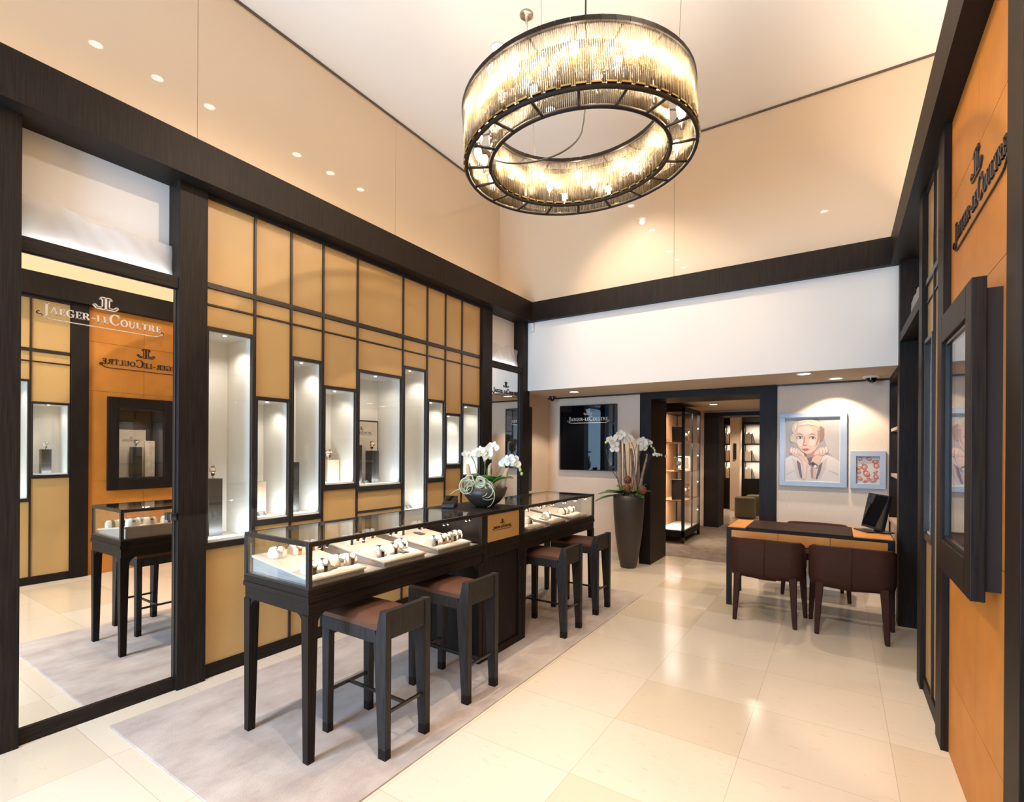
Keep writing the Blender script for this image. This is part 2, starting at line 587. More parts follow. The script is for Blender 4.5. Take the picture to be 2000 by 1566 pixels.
def dup(root, loc=None, rz=None, label=None, group=None):
    """a copy of a thing with copies of its parts and their sub-parts"""
    r = root.copy()
    COL.objects.link(r)
    if loc is not None:
        r.location = loc
    if rz is not None:
        r.rotation_euler = (0, 0, rz)
    if label:
        r['label'] = label
    if group:
        r['group'] = group
    for ch in list(root.children):
        c = ch.copy()
        COL.objects.link(c)
        c.parent = r
        for g in list(ch.children):
            d = g.copy()
            COL.objects.link(d)
            d.parent = c
    return r


# ------------------------------------------------------------------ lettering: serif capitals drawn as strokes
def arc_band(cx, cy, rx, ry, a0, a1, tw, th, n=14):
    """closed outline of a curved stroke, thick (tw) at the sides and thin (th) at top and bottom"""
    out, inn = [], []
    for i in range(n + 1):
        t = math.radians(a0 + (a1 - a0) * i / n)
        out.append((cx + rx * math.cos(t), cy + ry * math.sin(t)))
        inn.append((cx + (rx - tw) * math.cos(t), cy + (ry - th) * math.sin(t)))
    return out, inn


def glyph(ch):
    """list of convex pieces for one capital of height 1, and its width"""
    P = []

    def r(x0, y0, x1, y1):
        P.append([(x0, y0), (x1, y0), (x1, y1), (x0, y1)])

    def q(*p):
        P.append(list(p))

    def arc(*a):
        o, i_ = arc_band(*a)
        for k in range(len(o) - 1):
            P.append([i_[k], o[k], o[k + 1], i_[k + 1]])
    T, t, S = 0.19, 0.075, 0.06
    if ch == 'A':
        q((0.05, 0), (0.13, 0), (0.46, 0.98), (0.40, 1.0))
        q((0.62, 0), (0.84, 0), (0.52, 1.0), (0.38, 1.0))
        r(0.22, 0.30, 0.66, 0.37)
        r(0, 0, 0.24, S)
        r(0.54, 0, 0.92, S)
        return P, 0.92
    if ch == 'E':
        r(0.08, 0, 0.08 + T, 1)
        r(0, 0, 0.62, t)
        r(0, 1 - t, 0.60, 1)
        r(0.2, 0.48, 0.50, 0.55)
        r(0.56, 0, 0.63, 0.26)
        r(0.54, 0.76, 0.61, 1)
        r(0.46, 0.40, 0.51, 0.63)
        return P, 0.66
    if ch in 'CGO':
        if ch == 'O':
            arc(0.46, 0.5, 0.46, 0.53, 0, 360, T, t, 24)
            return P, 0.92
        arc(0.46, 0.5, 0.46, 0.53, 48, 312, T, t, 20)
        r(0.72, 0.70, 0.78, 1.02)
        if ch == 'G':
            r(0.62, 0.04, 0.62 + T, 0.44)
            r(0.50, 0.40, 0.90, 0.46)
            return P, 0.92
        q((0.70, 0.06), (0.80, 0.20), (0.77, 0.27), (0.68, 0.14))
        return P, 0.84
    if ch == 'R':
        r(0.08, 0, 0.08 + T, 1)
        r(0, 0, 0.36, S)
        r(0, 1 - S, 0.4, 1)
        arc(0.38, 0.74, 0.33, 0.27, -90, 90, T, t, 12)
        r(0.2, 0.47, 0.4, 0.54)
        q((0.36, 0.50), (0.66, 0), (0.90, 0), (0.56, 0.50))
        r(0.66, 0, 0.94, S)
        return P, 0.92
    if ch == 'L':
        r(0.08, 0, 0.08 + T, 1)
        r(0, 1 - S, 0.37, 1)
        r(0, 0, 0.62, t)
        r(0.56, 0, 0.63, 0.28)
        return P, 0.66
    if ch == 'U':
        r(0.08, 0.3, 0.08 + T, 1)
        r(0.66, 0.3, 0.74, 1)
        r(0, 1 - S, 0.36, 1)
        r(0.54, 1 - S, 0.86, 1)
        arc(0.41, 0.32, 0.33, 0.34, 180, 360, 0.15, t, 12)
        return P, 0.86
    if ch == 'T':
        r(0.31, 0, 0.31 + T, 1)
        r(0.21, 0, 0.60, S)
        r(0, 1 - t, 0.81, 1)
        r(0, 0.74, 0.06, 1)
        r(0.75, 0.74, 0.81, 1)
        return P, 0.81
    if ch == 'J':
        r(0.34, 0.05, 0.34 + T, 1)
        r(0.24, 1 - S, 0.64, 1)
        arc(0.22, 0.02, 0.31, 0.34, -150, 10, 0.17, t, 14)
        return P, 0.60
    if ch == '-':
        r(0.04, 0.36, 0.44, 0.46)
        return P, 0.48
    return P, 0.4


def ribbon(mb, pts, wd, o, u, v, n, d):
    for (a, b) in zip(pts[:-1], pts[1:]):
        dx, dy = b[0] - a[0], b[1] - a[1]
        l = math.hypot(dx, dy) or 1
        px, py = -dy / l * wd / 2, dx / l * wd / 2
        ex, ey = dx / l * wd * 0.35, dy / l * wd * 0.35
        mb.prism([(a[0] - ex - px, a[1] - ey - py), (b[0] + ex - px, b[1] + ey - py), (b[0] + ex + px, b[1] + ey + py), (a[0] - ex + px, a[1] - ey + py)], o, u, v, n, d)


def lettering(name, parent, o, u, v, n, width, m_, d=0.004):
    """house name in large and small capitals with a swash rule below and the two-letter monogram above"""
    word = [('J', 1.0), ('A', .72), ('E', .72), ('G', .72), ('E', .72), ('R', .72), ('-', .8), ('L', .72), ('E', .72), ('C', 1.08), ('O', .72), ('U', .72), ('L', .72), ('T', .72), ('R', .72), ('E', .72)]
    x, out = 0.0, []
    for ch, sc in word:
        P, wd = glyph(ch)
        for p in P:
            out.append([(x + a * sc, b * sc) for a, b in p])
        x += wd * sc + 0.06
    W = x
    k = width / (W + 0.5)
    mb = MB()
    o, u, v, n = V(o), V(u), V(v), V(n)
    sgn = u.cross(v).dot(n)
    for p in out:
        p = [((a - W / 2) * k, b * k) for a, b in p]
        if sgn < 0:
            p = p[::-1]
        mb.prism(p, o, u, v, n, d)
    # swash rule: curls up at both ends
    pts = []
    for i in range(15):
        t = math.radians(60 + 270 * i / 14)
        pts.append((-0.12 + 0.16 * math.cos(t), -0.02 + 0.13 * math.sin(t)))
    pts += [(0.15, -0.30), (0.45, -0.46), (0.8, -0.50), (W - 0.9, -0.50), (W - 0.45, -0.46), (W - 0.1, -0.28)]
    for i in range(12):
        t = math.radians(-60 + 260 * i / 11)
        pts.append((W + 0.08 + 0.14 * math.cos(t), -0.05 + 0.10 * math.sin(t)))
    ribbon(mb, [((a - W / 2) * k, b * k) for a, b in pts], 0.085 * k, o, u, v, n, d)
    # monogram, drawn in outline
    J = [(-.04, 1.0), (-.34, 1.0), (-.48, .84), (-.27, .84), (-.27, .26), (-.34, .17), (-.62, .17), (-.84, .36), (-.98, .26), (-.72, 0.02), (-.04, 0.02), (-.04, 1.0)]
    for s_ in (1, -1):
        ribbon(mb, [(s_ * a * 1.1 * k, (1.42 + b * 1.25) * k) for a, b in J], 0.10 * k, o, u, v, n, d)
    return mb.build(name, m_, parent)


# ------------------------------------------------------------------ the setting
struct('floor', bx(-4.2, 1.4, -2.3, 7.18, -0.1, 0.0), M_FLOOR)
struct('floor_carpet', bx(-4.2, 1.4, 7.18, 10.98, -0.1, 0.0), M_CARPET)
struct('floor_library', bx(-4.2, 1.4, 10.98, 14.6, -0.1, 0.0), M_FLOOR)
struct('ceiling', bx(-4.3, 1.4, -2.4, 5.9, ZC, ZC + 0.1), M_CEIL)
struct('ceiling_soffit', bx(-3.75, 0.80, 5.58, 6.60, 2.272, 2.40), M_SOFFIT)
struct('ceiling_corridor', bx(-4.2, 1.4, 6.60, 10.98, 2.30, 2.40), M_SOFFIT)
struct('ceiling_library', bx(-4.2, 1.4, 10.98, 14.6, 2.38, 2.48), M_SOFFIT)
struct('wall_left', bx(-4.2, -3.80, -2.3, 6.6, 0, 3.155), M_TAUPE)
struct('wall_right', bx(0.80, 1.4, -2.3, 6.7, 0, 3.155), M_WOOD)
struct('wall_bulkhead', bx(-3.80, 0.80, 5.58, 5.75, 2.40, 3.155), M_WHITE)
struct('wall_bulkhead_face', bx(-3.80, 0.80, 5.56, 5.58, 2.272, 3.155), M_WHITE)
struct('wall_back_left', bx(-3.80, -2.216, 6.50, 6.70, 0, 2.272), M_PAPER)
struct('wall_back_right', bx(-0.597, 0.80, 6.50, 6.70, 0, 2.272), M_PAPER)
struct('wall_alcove', bx(-3.80, -3.62, 5.60, 6.50, 0, 2.272), M_PAPER)
struct('baseboard_back_left', bx(-3.62, -2.216, 6.488, 6.50, 0, 0.105), M_BASEW)
struct('baseboard_back_right', bx(-0.597, 0.44, 6.488, 6.50, 0, 0.105), M_BASEW)
struct('trim_cornice_left', bx(-3.62, -2.216, 6.485, 6.50, 2.252, 2.272), M_FRAME)
struct('trim_cornice_right', bx(-0.597, 0.44, 6.485, 6.50, 2.252, 2.272), M_FRAME)
# front wall with the two shop windows, behind the camera
for k, a in enumerate([(-4.2, -3.1, 0, 3.155), (-1.75, -1.35, 0, 3.155), (0.25, 1.4, 0, 3.155), (-3.1, -1.75, 0, 0.35), (-1.35, 0.25, 0, 0.08), (-3.1, -1.75, 2.95, 3.155), (-1.35, 0.25, 2.95, 3.155)]):
    struct('wall_front' if k == 0 else 'wall_front_%s' % ('pier', 'end', 'sill', 'threshold', 'head', 'lintel')[k - 1], bx(a[0], a[1], -2.3, -2.05, a[2], a[3]), M_PAPER)
for k, (x0, x1, z0) in enumerate(((-3.1, -1.75, 0.35), (-1.35, 0.25, 0.08))):
    wn_ = struct('window_%d' % (k + 1), bx(x0, x1, -2.20, -2.19, z0, 2.95), M_GLASS)
    f = MB()
    for a in ((x0, x0 + .06, z0, 2.95), (x1 - .06, x1, z0, 2.95), (x0, x1, z0, z0 + .06), (x0, x1, 2.89, 2.95), ((x0 + x1) / 2 - .025, (x0 + x1) / 2 + .025, z0, 2.95)):
        f.box(a[0], a[1], -2.22, -2.16, a[2], a[3])
    struct('window_frame', f, M_FRAME, wn_)

# glossy cream clerestory above the beam, set back from it
for k, (y0, y1) in enumerate(((-2.3, 1.758), (1.761, 3.684), (3.687, 5.596))):
    struct('wall_clerestory_left' if k == 0 else 'wall_clerestory_left_%s' % 'bc'[k - 1], bx(-4.05, -3.895, y0, y1, 3.40, ZC), M_GLOSS)
for k, (x0, x1) in enumerate(((-3.895, -1.5385), (-1.5355, 1.0))):
    struct('wall_clerestory_back' if k == 0 else 'wall_clerestory_back_b', bx(x0, x1, 5.596, 5.75, 3.40, ZC), M_GLOSS)
struct('wall_clerestory_right', bx(1.0, 1.2, -2.3, 5.75, 3.40, ZC), M_GLOSS)
struct('wall_clerestory_front', bx(-4.05, 1.2, -2.3, -2.1, 3.155, ZC), M_WHITE)
struct('trim_gap_left', bx(-3.895, -3.88, -2.1, 5.596, ZC - 0.016, ZC), M_SHADOWGAP)  # solid strips whose brown colour stands in for the shaded ceiling gap
struct('trim_gap_back', bx(-3.88, 1.0, 5.582, 5.596, ZC - 0.016, ZC), M_SHADOWGAP)
struct('trim_gap_right', bx(0.985, 1.0, -2.1, 5.582, ZC - 0.016, ZC), M_SHADOWGAP)
# dark oak ring beam
struct('trim_beam_left', bx(-4.05, -3.30, -2.1, 5.75, 3.155, 3.40), M_WOOD)
struct('trim_beam_right', bx(0.375, 1.2, -2.1, 5.75, 3.155, 3.40), M_WOOD)
struct('trim_beam_back', bx(-3.30, 0.375, 5.49, 5.75, 3.155, 3.40), M_WOOD)
# dark oak pillars
for k, (y0, y1) in enumerate(((0.36, 0.732), (1.44, 1.606), (4.575, 4.762), (5.437, 5.605))):
    struct('trim_pillar_left_%d' % (k + 1), bx(-3.80, -3.405, y0, y1, 0, 3.155), M_WOOD, bevel=0.002)
for k, (y0, y1) in enumerate(((1.13, 1.30), (1.995, 2.155), (3.29, 3.457), (4.065, 4.207), (5.43, 5.595))):
    struct('trim_pillar_right_%d' % (k + 1), bx(0.437, 0.80, y0, y1, 0, 3.155), M_WOOD, bevel=0.002)
struct('trim_wall_left_front', bx(-3.80, -3.44, -2.05, 0.36, 0, 3.155), M_GOLD)
struct('trim_wall_right_front', bx(0.47, 0.80, -2.05, 1.13, 0, 3.155), M_GOLD)

# doorway to the next room
d1 = struct('door_1', bx(-2.216, -0.597, 6.48, 7.18, 2.182, 2.262), M_WOODX)
struct('jamb', bx(-2.216, -2.065, 6.48, 7.18, 0, 2.182), M_WOOD, d1)
struct('jamb', bx(-0.777, -0.597, 6.48, 7.18, 0, 2.182), M_WOOD, d1)
struct('wall_corridor_left', bx(-2.75, -2.55, 6.70, 14.4, 0, 2.38), M_PAPER)
struct('wall_corridor_right', bx(0.2, 0.4, 6.70, 14.4, 0, 2.38), M_PAPER)
struct('wall_corridor_near_left', bx(-2.55, -2.216, 6.70, 7.18, 0, 2.30), M_PAPER)
struct('wall_corridor_near_right', bx(-0.597, 0.2, 6.70, 7.18, 0, 2.30), M_PAPER)
d2 = struct('door_2', bx(-2.25, -0.4, 10.43, 10.97, 2.19, 2.262), M_WOODX)
struct('jamb', bx(-2.25, -1.975, 10.43, 10.97, 0, 2.19), M_WOOD, d2)
struct('jamb', bx(-0.6, -0.4, 10.43, 10.97, 0, 2.19), M_WOOD, d2)
struct('wall_inner_left', bx(-2.55, -2.25, 10.5, 10.9, 0, 2.30), M_PAPER)
struct('wall_inner_right', bx(-0.4, 0.2, 10.5, 10.9, 0, 2.30), M_PAPER)
struct('wall_inner_top', bx(-2.25, -0.4, 10.5, 10.9, 2.262, 2.30), M_PAPER)
struct('wall_library', bx(-2.55, 0.2, 14.4, 14.6, 0, 2.38), M_PAPER)
struct('wall_library_pier', bx(-2.305, -2.09, 13.62, 14.4, 0, 2.38), M_PAPER)

# ------------------------------------------------------------------ gold panelled walls
COLS = [1.606, 1.935, 2.213, 2.490, 2.829, 3.361, 3.691, 3.966, 4.238, 4.575]
# per column: niche bottom/top (outer edge of its frame)
NICHE = [(0.838, 2.294), (0.950, 1.868), (0.946, 2.196), (1.167, 2.008), (1.136, 2.185), (0.86, 2.292), (1.168, 2.007), (1.301, 1.885), (1.176, 2.007)]
PLINTH = 0.085


def gold_wall(name, sx, xp, xf, cols, niches, extra=None):
    """sx: +1 when the wall faces +x. xp: panel plane, xf: muntin face plane"""
    back = xp - sx * 0.02
    root = struct(name, bx(xp - sx * 0.36, xp - sx * 0.34, cols[0], cols[-1], 0, 3.155), M_TAUPE)
    for i in range(len(cols) - 1):
        y0, y1 = cols[i], cols[i + 1]
        nb, nt = niches[i] if niches[i] else (None, None)
        cuts = [(2.579, 3.125), (2.443, 2.545)]
        if nb:
            cuts += [(nt, 2.432), (PLINTH, nb)]
        else:
            cuts += [(PLINTH, 2.432)]
        if extra and i in extra:
            zb = extra[i]
            cuts[-1] = (PLINTH, zb - 0.008)
            cuts.append((zb + 0.008, nb))
        for (a, b) in cuts:
            struct('panel', bx(back, xp, y0 + 0.007, y1 - 0.007, a + 0.002, b - 0.002), M_GOLD, root)
        struct('rail', bx(back, xf, y0 + 0.008, y1 - 0.008, 2.545, 2.579), M_FRAME, root)
        struct('rail', bx(back, xf - sx * 0.004, y0 + 0.008, y1 - 0.008, 2.432, 2.443), M_FRAME, root)
        if extra and i in extra:
            struct('rail', bx(back, xf - sx * 0.004, y0 + 0.008, y1 - 0.008, extra[i] - 0.008, extra[i] + 0.008), M_FRAME, root)
    for i, y in enumerate(cols):
        if i in (0, len(cols) - 1):
            continue
        struct('muntin', bx(back, xf, y - 0.008, y + 0.008, PLINTH, 3.125), M_FRAME, root)
    struct('plinth', bx(back, xf, cols[0], cols[-1], 0, PLINTH), M_WOODH, root)
    struct('head_rail', bx(back, xf, cols[0], cols[-1], 3.125, 3.155), M_FRAME, root)
    # joists closing the back of the panel zone so that no light leaks
    return root


def niche(sx, xp, xf, y0, y1, zb, zt, depth, label, group, watts=2.6, fw=0.022, sill=0.05):
    """a lit show window in the wall: frame, white lining, glass and a small lamp"""
    root = thing('display_niche', label, 'display case', (xf, (y0 + y1) / 2, zb), group=group)

    def T(mb):
        mb.xf = Matrix.Translation(-V(root.location))
        return mb
    xb = xp - sx * depth
    xo = xf + sx * 0.004
    y0i, y1i, zbi, zti = y0 + fw, y1 - fw, zb + sill, zt - fw * 1.2
    f = T(MB())
    f.box(xp - sx * 0.012, xo, y0 + 0.004, y0i, zb, zt)
    f.box(xp - sx * 0.012, xo, y1i, y1 - 0.004, zb, zt)
    f.box(xp - sx * 0.012, xo, y0i, y1i, zb, zbi - 0.012)
    f.box(xp - sx * 0.012, xo, y0i, y1i, zti, zt)
    f.build('frame', M_FRAME, root, bevel=0.002)
    ln = T(MB())
    e = 0.008
    ln.box(xb - sx * e, xb, y0i - e, y1i + e, zbi - e, zti + e)
    ln.box(xb, xp - sx * 0.013, y0i - e, y0i, zbi - e, zti + e)
    ln.box(xb, xp - sx * 0.013, y1i, y1i + e, zbi - e, zti + e)
    ln.box(xb, xp - sx * 0.013, y0i, y1i, zti, zti + e)
    ln.build('lining', M_LINING, root)
    T(MB()).box(xb, xp - sx * 0.002, y0i, y1i, zbi - 0.012, zbi).build('shelf', M_LINING, root)
    T(MB()).box(xp - sx * 0.006, xp - sx * 0.001, y0i, y1i, zbi, zti).build('glass_pane', M_GLASS, root)
    lx = xp - sx * 0.07
    T(MB()).lathe([(0.008, zti - 0.004), (0.010, zti)], 14, (lx, (y0 + y1) / 2)).build('spotlight', M_LED, root)
    ym = (y0 + y1) / 2
    lamp('niche_light', 'SPOT', (lx, ym, zti - 0.03), watts * (zti - zbi), NICHEC, (xb + sx * 0.10, y1i - 0.02, zbi + 0.3 * (zti - zbi)), 0.012, angle=125, blend=0.9)
    lamp('niche_floor_light', 'AREA', (xp - sx * 0.03, ym, zbi + 0.012), watts * 0.30, COOL, (xb, ym, zbi + 0.25), sx=max(0.05, (y1i - y0i) * 0.85), sy=0.012)
    return root, zbi, xb


gold_wall('wall_panels_left', 1, -3.445, -3.432, COLS, NICHE, {4: 0.956})
NLAB = ['tallest lit display niche beside the second dark pillar, one watch on a dark block',
        'short lit niche with watch on stone block and dark card, second from the pillar',
        'tall narrow lit niche with a watch on a dark block, third from pillar',
        'short lit display niche with a watch on a small stone block, fourth from pillar',
        'widest lit display niche with framed poster and watches on two dark blocks',
        'tall lit display niche just right of the widest one, small dark card at bottom',
        'small empty lit display niche left of the smallest niche',
        'smallest brightest lit display niche, lifted above its neighbours',
        'lit display niche nearest the far pillar, behind the orchid bowl']
NINFO = []
for i, (zb, zt) in enumerate(NICHE):
    NINFO.append(niche(1, -3.445, -3.432, COLS[i], COLS[i + 1], zb, zt, 0.315, NLAB[i], 'display niches in the left wall', 4.8 if i != 4 else 4.4, 0.022, 0.055))

RC0 = [1.30, 1.655, 1.995]
gold_wall('wall_panels_right_near', -1, 0.466, 0.453, RC0, [(0.905, 2.235), (1.155, 2.0)])
RC1 = [3.457, 3.745, 4.065]
gold_wall('wall_panels_right_far', -1, 0.466, 0.453, RC1, [None, (0.96, 2.205)])
niche(-1, 0.466, 0.453, 1.30, 1.655, 0.905, 2.235, 0.30, 'tall lit niche seen only at the left edge of the big mirror', 'display niches in the right wall', 3.0)
nz_m = niche(-1, 0.466, 0.453, 1.655, 1.995, 1.155, 2.0, 0.30, 'lit niche with dark block and watch, reflected in the big mirror', 'display niches in the right wall', 3.4)
niche(-1, 0.466, 0.453, 3.745, 4.065, 0.96, 2.205, 0.30, 'narrow lit niche on the right wall beyond the framed wall case', 'display niches in the right wall', 3.0)

# tan leather panels between two pillars of the right wall
ow = struct('wall_leather', bx(0.50, 0.52, 2.155, 2.42, 0, 3.155).box(0.50, 0.52, 2.92, 3.29, 0, 3.155).box(0.50, 0.52, 2.42, 2.92, 0, 1.115).box(0.50, 0.52, 2.42, 2.92, 1.99, 3.155), M_TAUPE)
OY = [2.155, 2.715, 3.29]
OZ = [0.0, 0.395, 1.10, 2.17, 2.75, 3.155]
VY0, VY1, VZ0, VZ1 = 2.335, 3.01, 1.02, 2.06     # hole for the wall case
for a in range(2):
    for b in range(5):
        y0, y1, z0, z1 = OY[a] + .0015, OY[a + 1] - .0015, OZ[b] + .0015, OZ[b + 1] - .0015
        # leave the wall case's opening free
        hy0, hy1, hz0, hz1 = max(y0, 2.42), min(y1, 2.92), max(z0, 1.12), min(z1, 1.98)
        mb = MB()
        if hy0 < hy1 and hz0 < hz1:
            if y0 < hy0:
                mb.box(0.468, 0.50, y0, hy0, z0, z1)
            if hy1 < y1:
                mb.box(0.468, 0.50, hy1, y1, z0, z1)
            if z0 < hz0:
                mb.box(0.468, 0.50, hy0, hy1, z0, hz0)
            if hz1 < z1:
                mb.box(0.468, 0.50, hy0, hy1, hz1, z1)
        else:
            mb.box(0.468, 0.50, y0, y1, z0, z1)
        struct('panel', mb, M_ORANGE, ow)
sg = tag(lettering('wall_sign', None, (0.467, 2.735, 2.505), (0, -1, 0), (0, 0, 1), (-1, 0, 0), 0.95, M_LETTERK, 0.006), 'black raised metal shop name with monogram on the tan leather wall', 'sign')

# ------------------------------------------------------------------ mirrors and the lit silk panels above them


def mirror_bay(k, sx, xm, y0, y1, label, llab, mirror=True, zh=2.487, head=(2.487, 2.557)):
    if mirror:
        mr = thing('wall_mirror', label, 'mirror', (xm, (y0 + y1) / 2, 0))
        bx(-sx * 0.01, 0, y0 + 0.006 - (y0 + y1) / 2, y1 - 0.006 - (y0 + y1) / 2, 0.08, head[0] - 0.006).build('mirror_glass', M_MIRROR, mr)
        f = MB()
        h = (y1 - y0) / 2
        for a in ((-h, -h + .006), (h - .006, h)):
            f.box(-sx * 0.01, sx * 0.006, a[0], a[1], 0.08, head[0])
        f.box(-sx * 0.01, sx * 0.006, -h + .006, h - .006, head[0] - 0.006, head[0])
        f.build('edge_frame', M_FRAME, mr)
        lettering('lettering', mr, (sx * 0.001, 0 if k == 0 else 0.01, 2.195), (0, 1, 0), (0, 0, 1), (1, 0, 0), 0.575, M_LETTER if k == 0 else M_LETTERK, 0.003)
        struct('trim_mirror_plinth_%d' % (k + 1), bx(xm - 0.3, xm + 0.014, y0, y1, 0, 0.08), M_WOODH)
    xh = xm + sx * 0.03
    struct('trim_header_%d' % (k + 1), bx(xm - sx * 0.1, xh, y0, y1, head[0], head[1]), M_WOODH)
    # recess with cream backing and crumpled silk
    lp = thing('light_panel', llab, 'light panel', (xm, (y0 + y1) / 2, head[1]))
    h = (y1 - y0) / 2
    H = 3.155 - head[1]
    bx(-sx * 0.12, -sx * 0.10, -h, h, 0, H).build('backing', M_CREAMLIT, lp)
    rnd = random.Random(5 + k)
    ny, nz = 60, 14
    if k == 0:
        tops = [[(0, .235), (.2, .248), (.3, .225), (.42, .188), (.55, .186), (.68, .188), (.85, .193), (1, .20)],
                [(0, .20), (.2, .21), (.35, .222), (.6, .212), (.8, .208), (1, .206)],
                [(0, .150), (.2, .152), (.4, .168), (.5, .13), (.6, .085), (.68, .078), (.85, .125), (1, .15)]]
    else:
        tops = [[(0, .24), (.25, .235), (.45, .21), (.62, .25), (.8, .245), (1, .225)],
                [(0, .17), (.2, .14), (.4, .19), (.6, .15), (.8, .19), (1, .16)],
                [(0, .12), (.3, .17), (.5, .10), (.7, .16), (1, .11)]]
    for q_, prof in enumerate(tops):
        ph = [rnd.uniform(0, 6.28) for _ in range(4)]
        vs_, fs = [], []
        for i in range(ny + 1):
            t = i / ny
            n_ = next(j for j in range(len(prof) - 1) if t <= prof[j + 1][0] + 1e-9)
            u_ = (t - prof[n_][0]) / (prof[n_ + 1][0] - prof[n_][0])
            u_ = u_ * u_ * (3 - 2 * u_)
            top = prof[n_][1] + (prof[n_ + 1][1] - prof[n_][1]) * u_
            y = -h + 0.006 + (2 * h - 0.012) * t
            for j in range(nz + 1):
                q = j / nz
                fold = 0.004 * math.sin(t * 9 + ph[0] + q * 5) + 0.003 * math.sin(t * 21 - q * 6 + ph[1]) + 0.002 * math.sin(t * 40 + q * 9 + ph[2])
                vs_.append((sx * (-0.042 - 0.018 * q_ + fold), y, 0.002 + top * q))
        for i in range(ny):
            for j in range(nz):
                a = i * (nz + 1) + j
                fs.append((a, a + nz + 1, a + nz + 2, a + 1))
        MB().add(vs_, fs, True).build('silk_sheet', M_SHEER, lp)
    bx(-sx * 0.028, -sx * 0.012, -h + 0.01, h - 0.01, 0.0, 0.006).build('led_strip', M_LEDC, lp)
    lamp('silk_light', 'AREA', (xm - sx * 0.018, (y0 + y1) / 2, head[1] + 0.012), 1.2 * (y1 - y0), COOL, (xm - sx * 0.10, (y0 + y1) / 2, head[1] + 0.22), sx=(y1 - y0) * 0.95, sy=0.014)
    return lp


mirror_bay(0, 1, -3.445, 0.732, 1.44, 'tall mirror with pale shop name, between the two nearest left pillars', 'lit white silk panel above the big mirror at left')
mirror_bay(1, 1, -3.445, 4.762, 5.437, 'narrow far mirror with dark shop name, beyond the gold panels', 'small lit white silk panel above the far mirror')
lk = tag(bx(-3.439, -3.40, 1.400, 1.432, 1.055, 1.10).build('door_lock', M_BLACK, bevel=0.003), 'small black lock block on the right edge of the big mirror', 'lock')
mirror_bay(2, -1, 0.47, 4.207, 5.43, '', 'lit white silk panel above the dark recess on the right wall', mirror=False, head=(2.452, 2.53))

# framed wall case on the leather wall
vc = thing('wall_case', 'deep dark wooden framed wall case on the tan leather wall', 'display case', (0.468, 2.67, 1.02))
Tm = Matrix.Translation(-V(vc.location))


def TV_(mb):
    mb.xf = Tm
    return mb


fr = TV_(MB())
for (y0, y1, z0, z1) in ((2.32, 2.42, 0.985, 2.11), (2.92, 3.02, 0.985, 2.11), (2.42, 2.92, 0.985, 1.115), (2.42, 2.92, 1.99, 2.11)):
    fr.box(0.383, 0.424, y0, y1, z0, z1)
fr.build('frame', M_WOOD, vc, bevel=0.003)
bk = TV_(MB())
for (y0, y1, z0, z1) in ((2.338, 2.42, 1.02, 2.07), (2.92, 3.0, 1.02, 2.07), (2.42, 2.92, 1.02, 1.115), (2.42, 2.92, 1.99, 2.07)):
    bk.box(0.424, 0.4675, y0, y1, z0, z1)
bk.build('back_frame', M_BLACK, vc)
nn = TV_(MB())
for (y0, y1, z0, z1) in ((2.42, 2.436, 1.115, 1.99), (2.904, 2.92, 1.115, 1.99), (2.436, 2.904, 1.115, 1.131), (2.436, 2.904, 1.974, 1.99)):
    nn.box(0.395, 0.41, y0, y1, z0, z1)
nn.build('inner_frame', M_BLACK, vc)
TV_(MB()).box(0.402, 0.407, 2.436, 2.904, 1.131, 1.974).build('glass_pane', M_GLASS, vc)
li = TV_(MB())
li.box(0.72, 0.73, 2.425, 2.915, 1.12, 1.985).box(0.425, 0.72, 2.425, 2.43, 1.12, 1.985).box(0.425, 0.72, 2.91, 2.915, 1.12, 1.985).box(0.425, 0.72, 2.43, 2.91, 1.12, 1.128).box(0.425, 0.72, 2.43, 2.91, 1.977, 1.985)
li.build('lining', M_SLATE, vc)
lamp('wall_case_light', 'SPOT', (0.46, 2.67, 1.965), 14, SOFT, (0.64, 2.67, 1.13), 0.012, angle=110)

# the dark recess and the lit shelves at the far end of the right wall
struct('trim_recess_back', bx(0.76, 0.80, 4.207, 5.43, 0, 2.452), M_BLACK)
struct('trim_recess_top', bx(0.57, 0.80, 4.207, 5.43, 2.44, 2.60), M_BLACK)
sh = thing('wall_shelf_unit', 'dark built-in shelf unit with lit shelves beside the portrait wall', 'shelf unit', (0.44, 6.04, 0))
Ts = Matrix.Translation(-V(sh.location))


def S_(mb):
    mb.xf = Ts
    return mb


s1 = S_(MB())
s1.box(0.44, 0.80, 5.595, 5.63, 0, 2.272).box(0.44, 0.80, 6.445, 6.487, 0, 2.252).box(0.74, 0.80, 5.63, 6.445, 0, 2.272).box(0.44, 0.74, 5.63, 6.445, 2.20, 2.272)
s1.build('carcass', M_WOOD, sh)
for z in (1.255, 1.712):
    S_(MB()).box(0.452, 0.74, 5.63, 6.445, z, z + 0.03).build('shelf', M_TAUPE, sh)
    lamp('shelf_light', 'AREA', (0.50, 6.04, z - 0.006), 0.9, SOFT, (0.62, 6.04, z - 0.3), sx=0.7, sy=0.012)
lamp('shelf_light', 'AREA', (0.50, 6.04, 2.19), 0.9, SOFT, (0.62, 6.04, 1.9), sx=0.7, sy=0.012)
S_(MB()).box(0.44, 0.74, 5.63, 6.445, 0.80, 0.83).build('counter_slab', M_TAUPE, sh)
S_(MB()).box(0.452, 0.74, 5.63, 6.036, 0.0, 0.80).build('cupboard_door', M_TAUPE, sh)
S_(MB()).box(0.452, 0.74, 6.040, 6.445, 0.0, 0.80).build('cupboard_door', M_TAUPE, sh)

# ------------------------------------------------------------------ rug
rg = tag(bx(-3.265, -1.692, 1.054, 5.095, 0.0, 0.008).build('rug', M_RUG, bevel=0.003), 'large mottled grey beige rug under the glass counters and bar stools', 'rug')

# ------------------------------------------------------------------ ceiling lamps


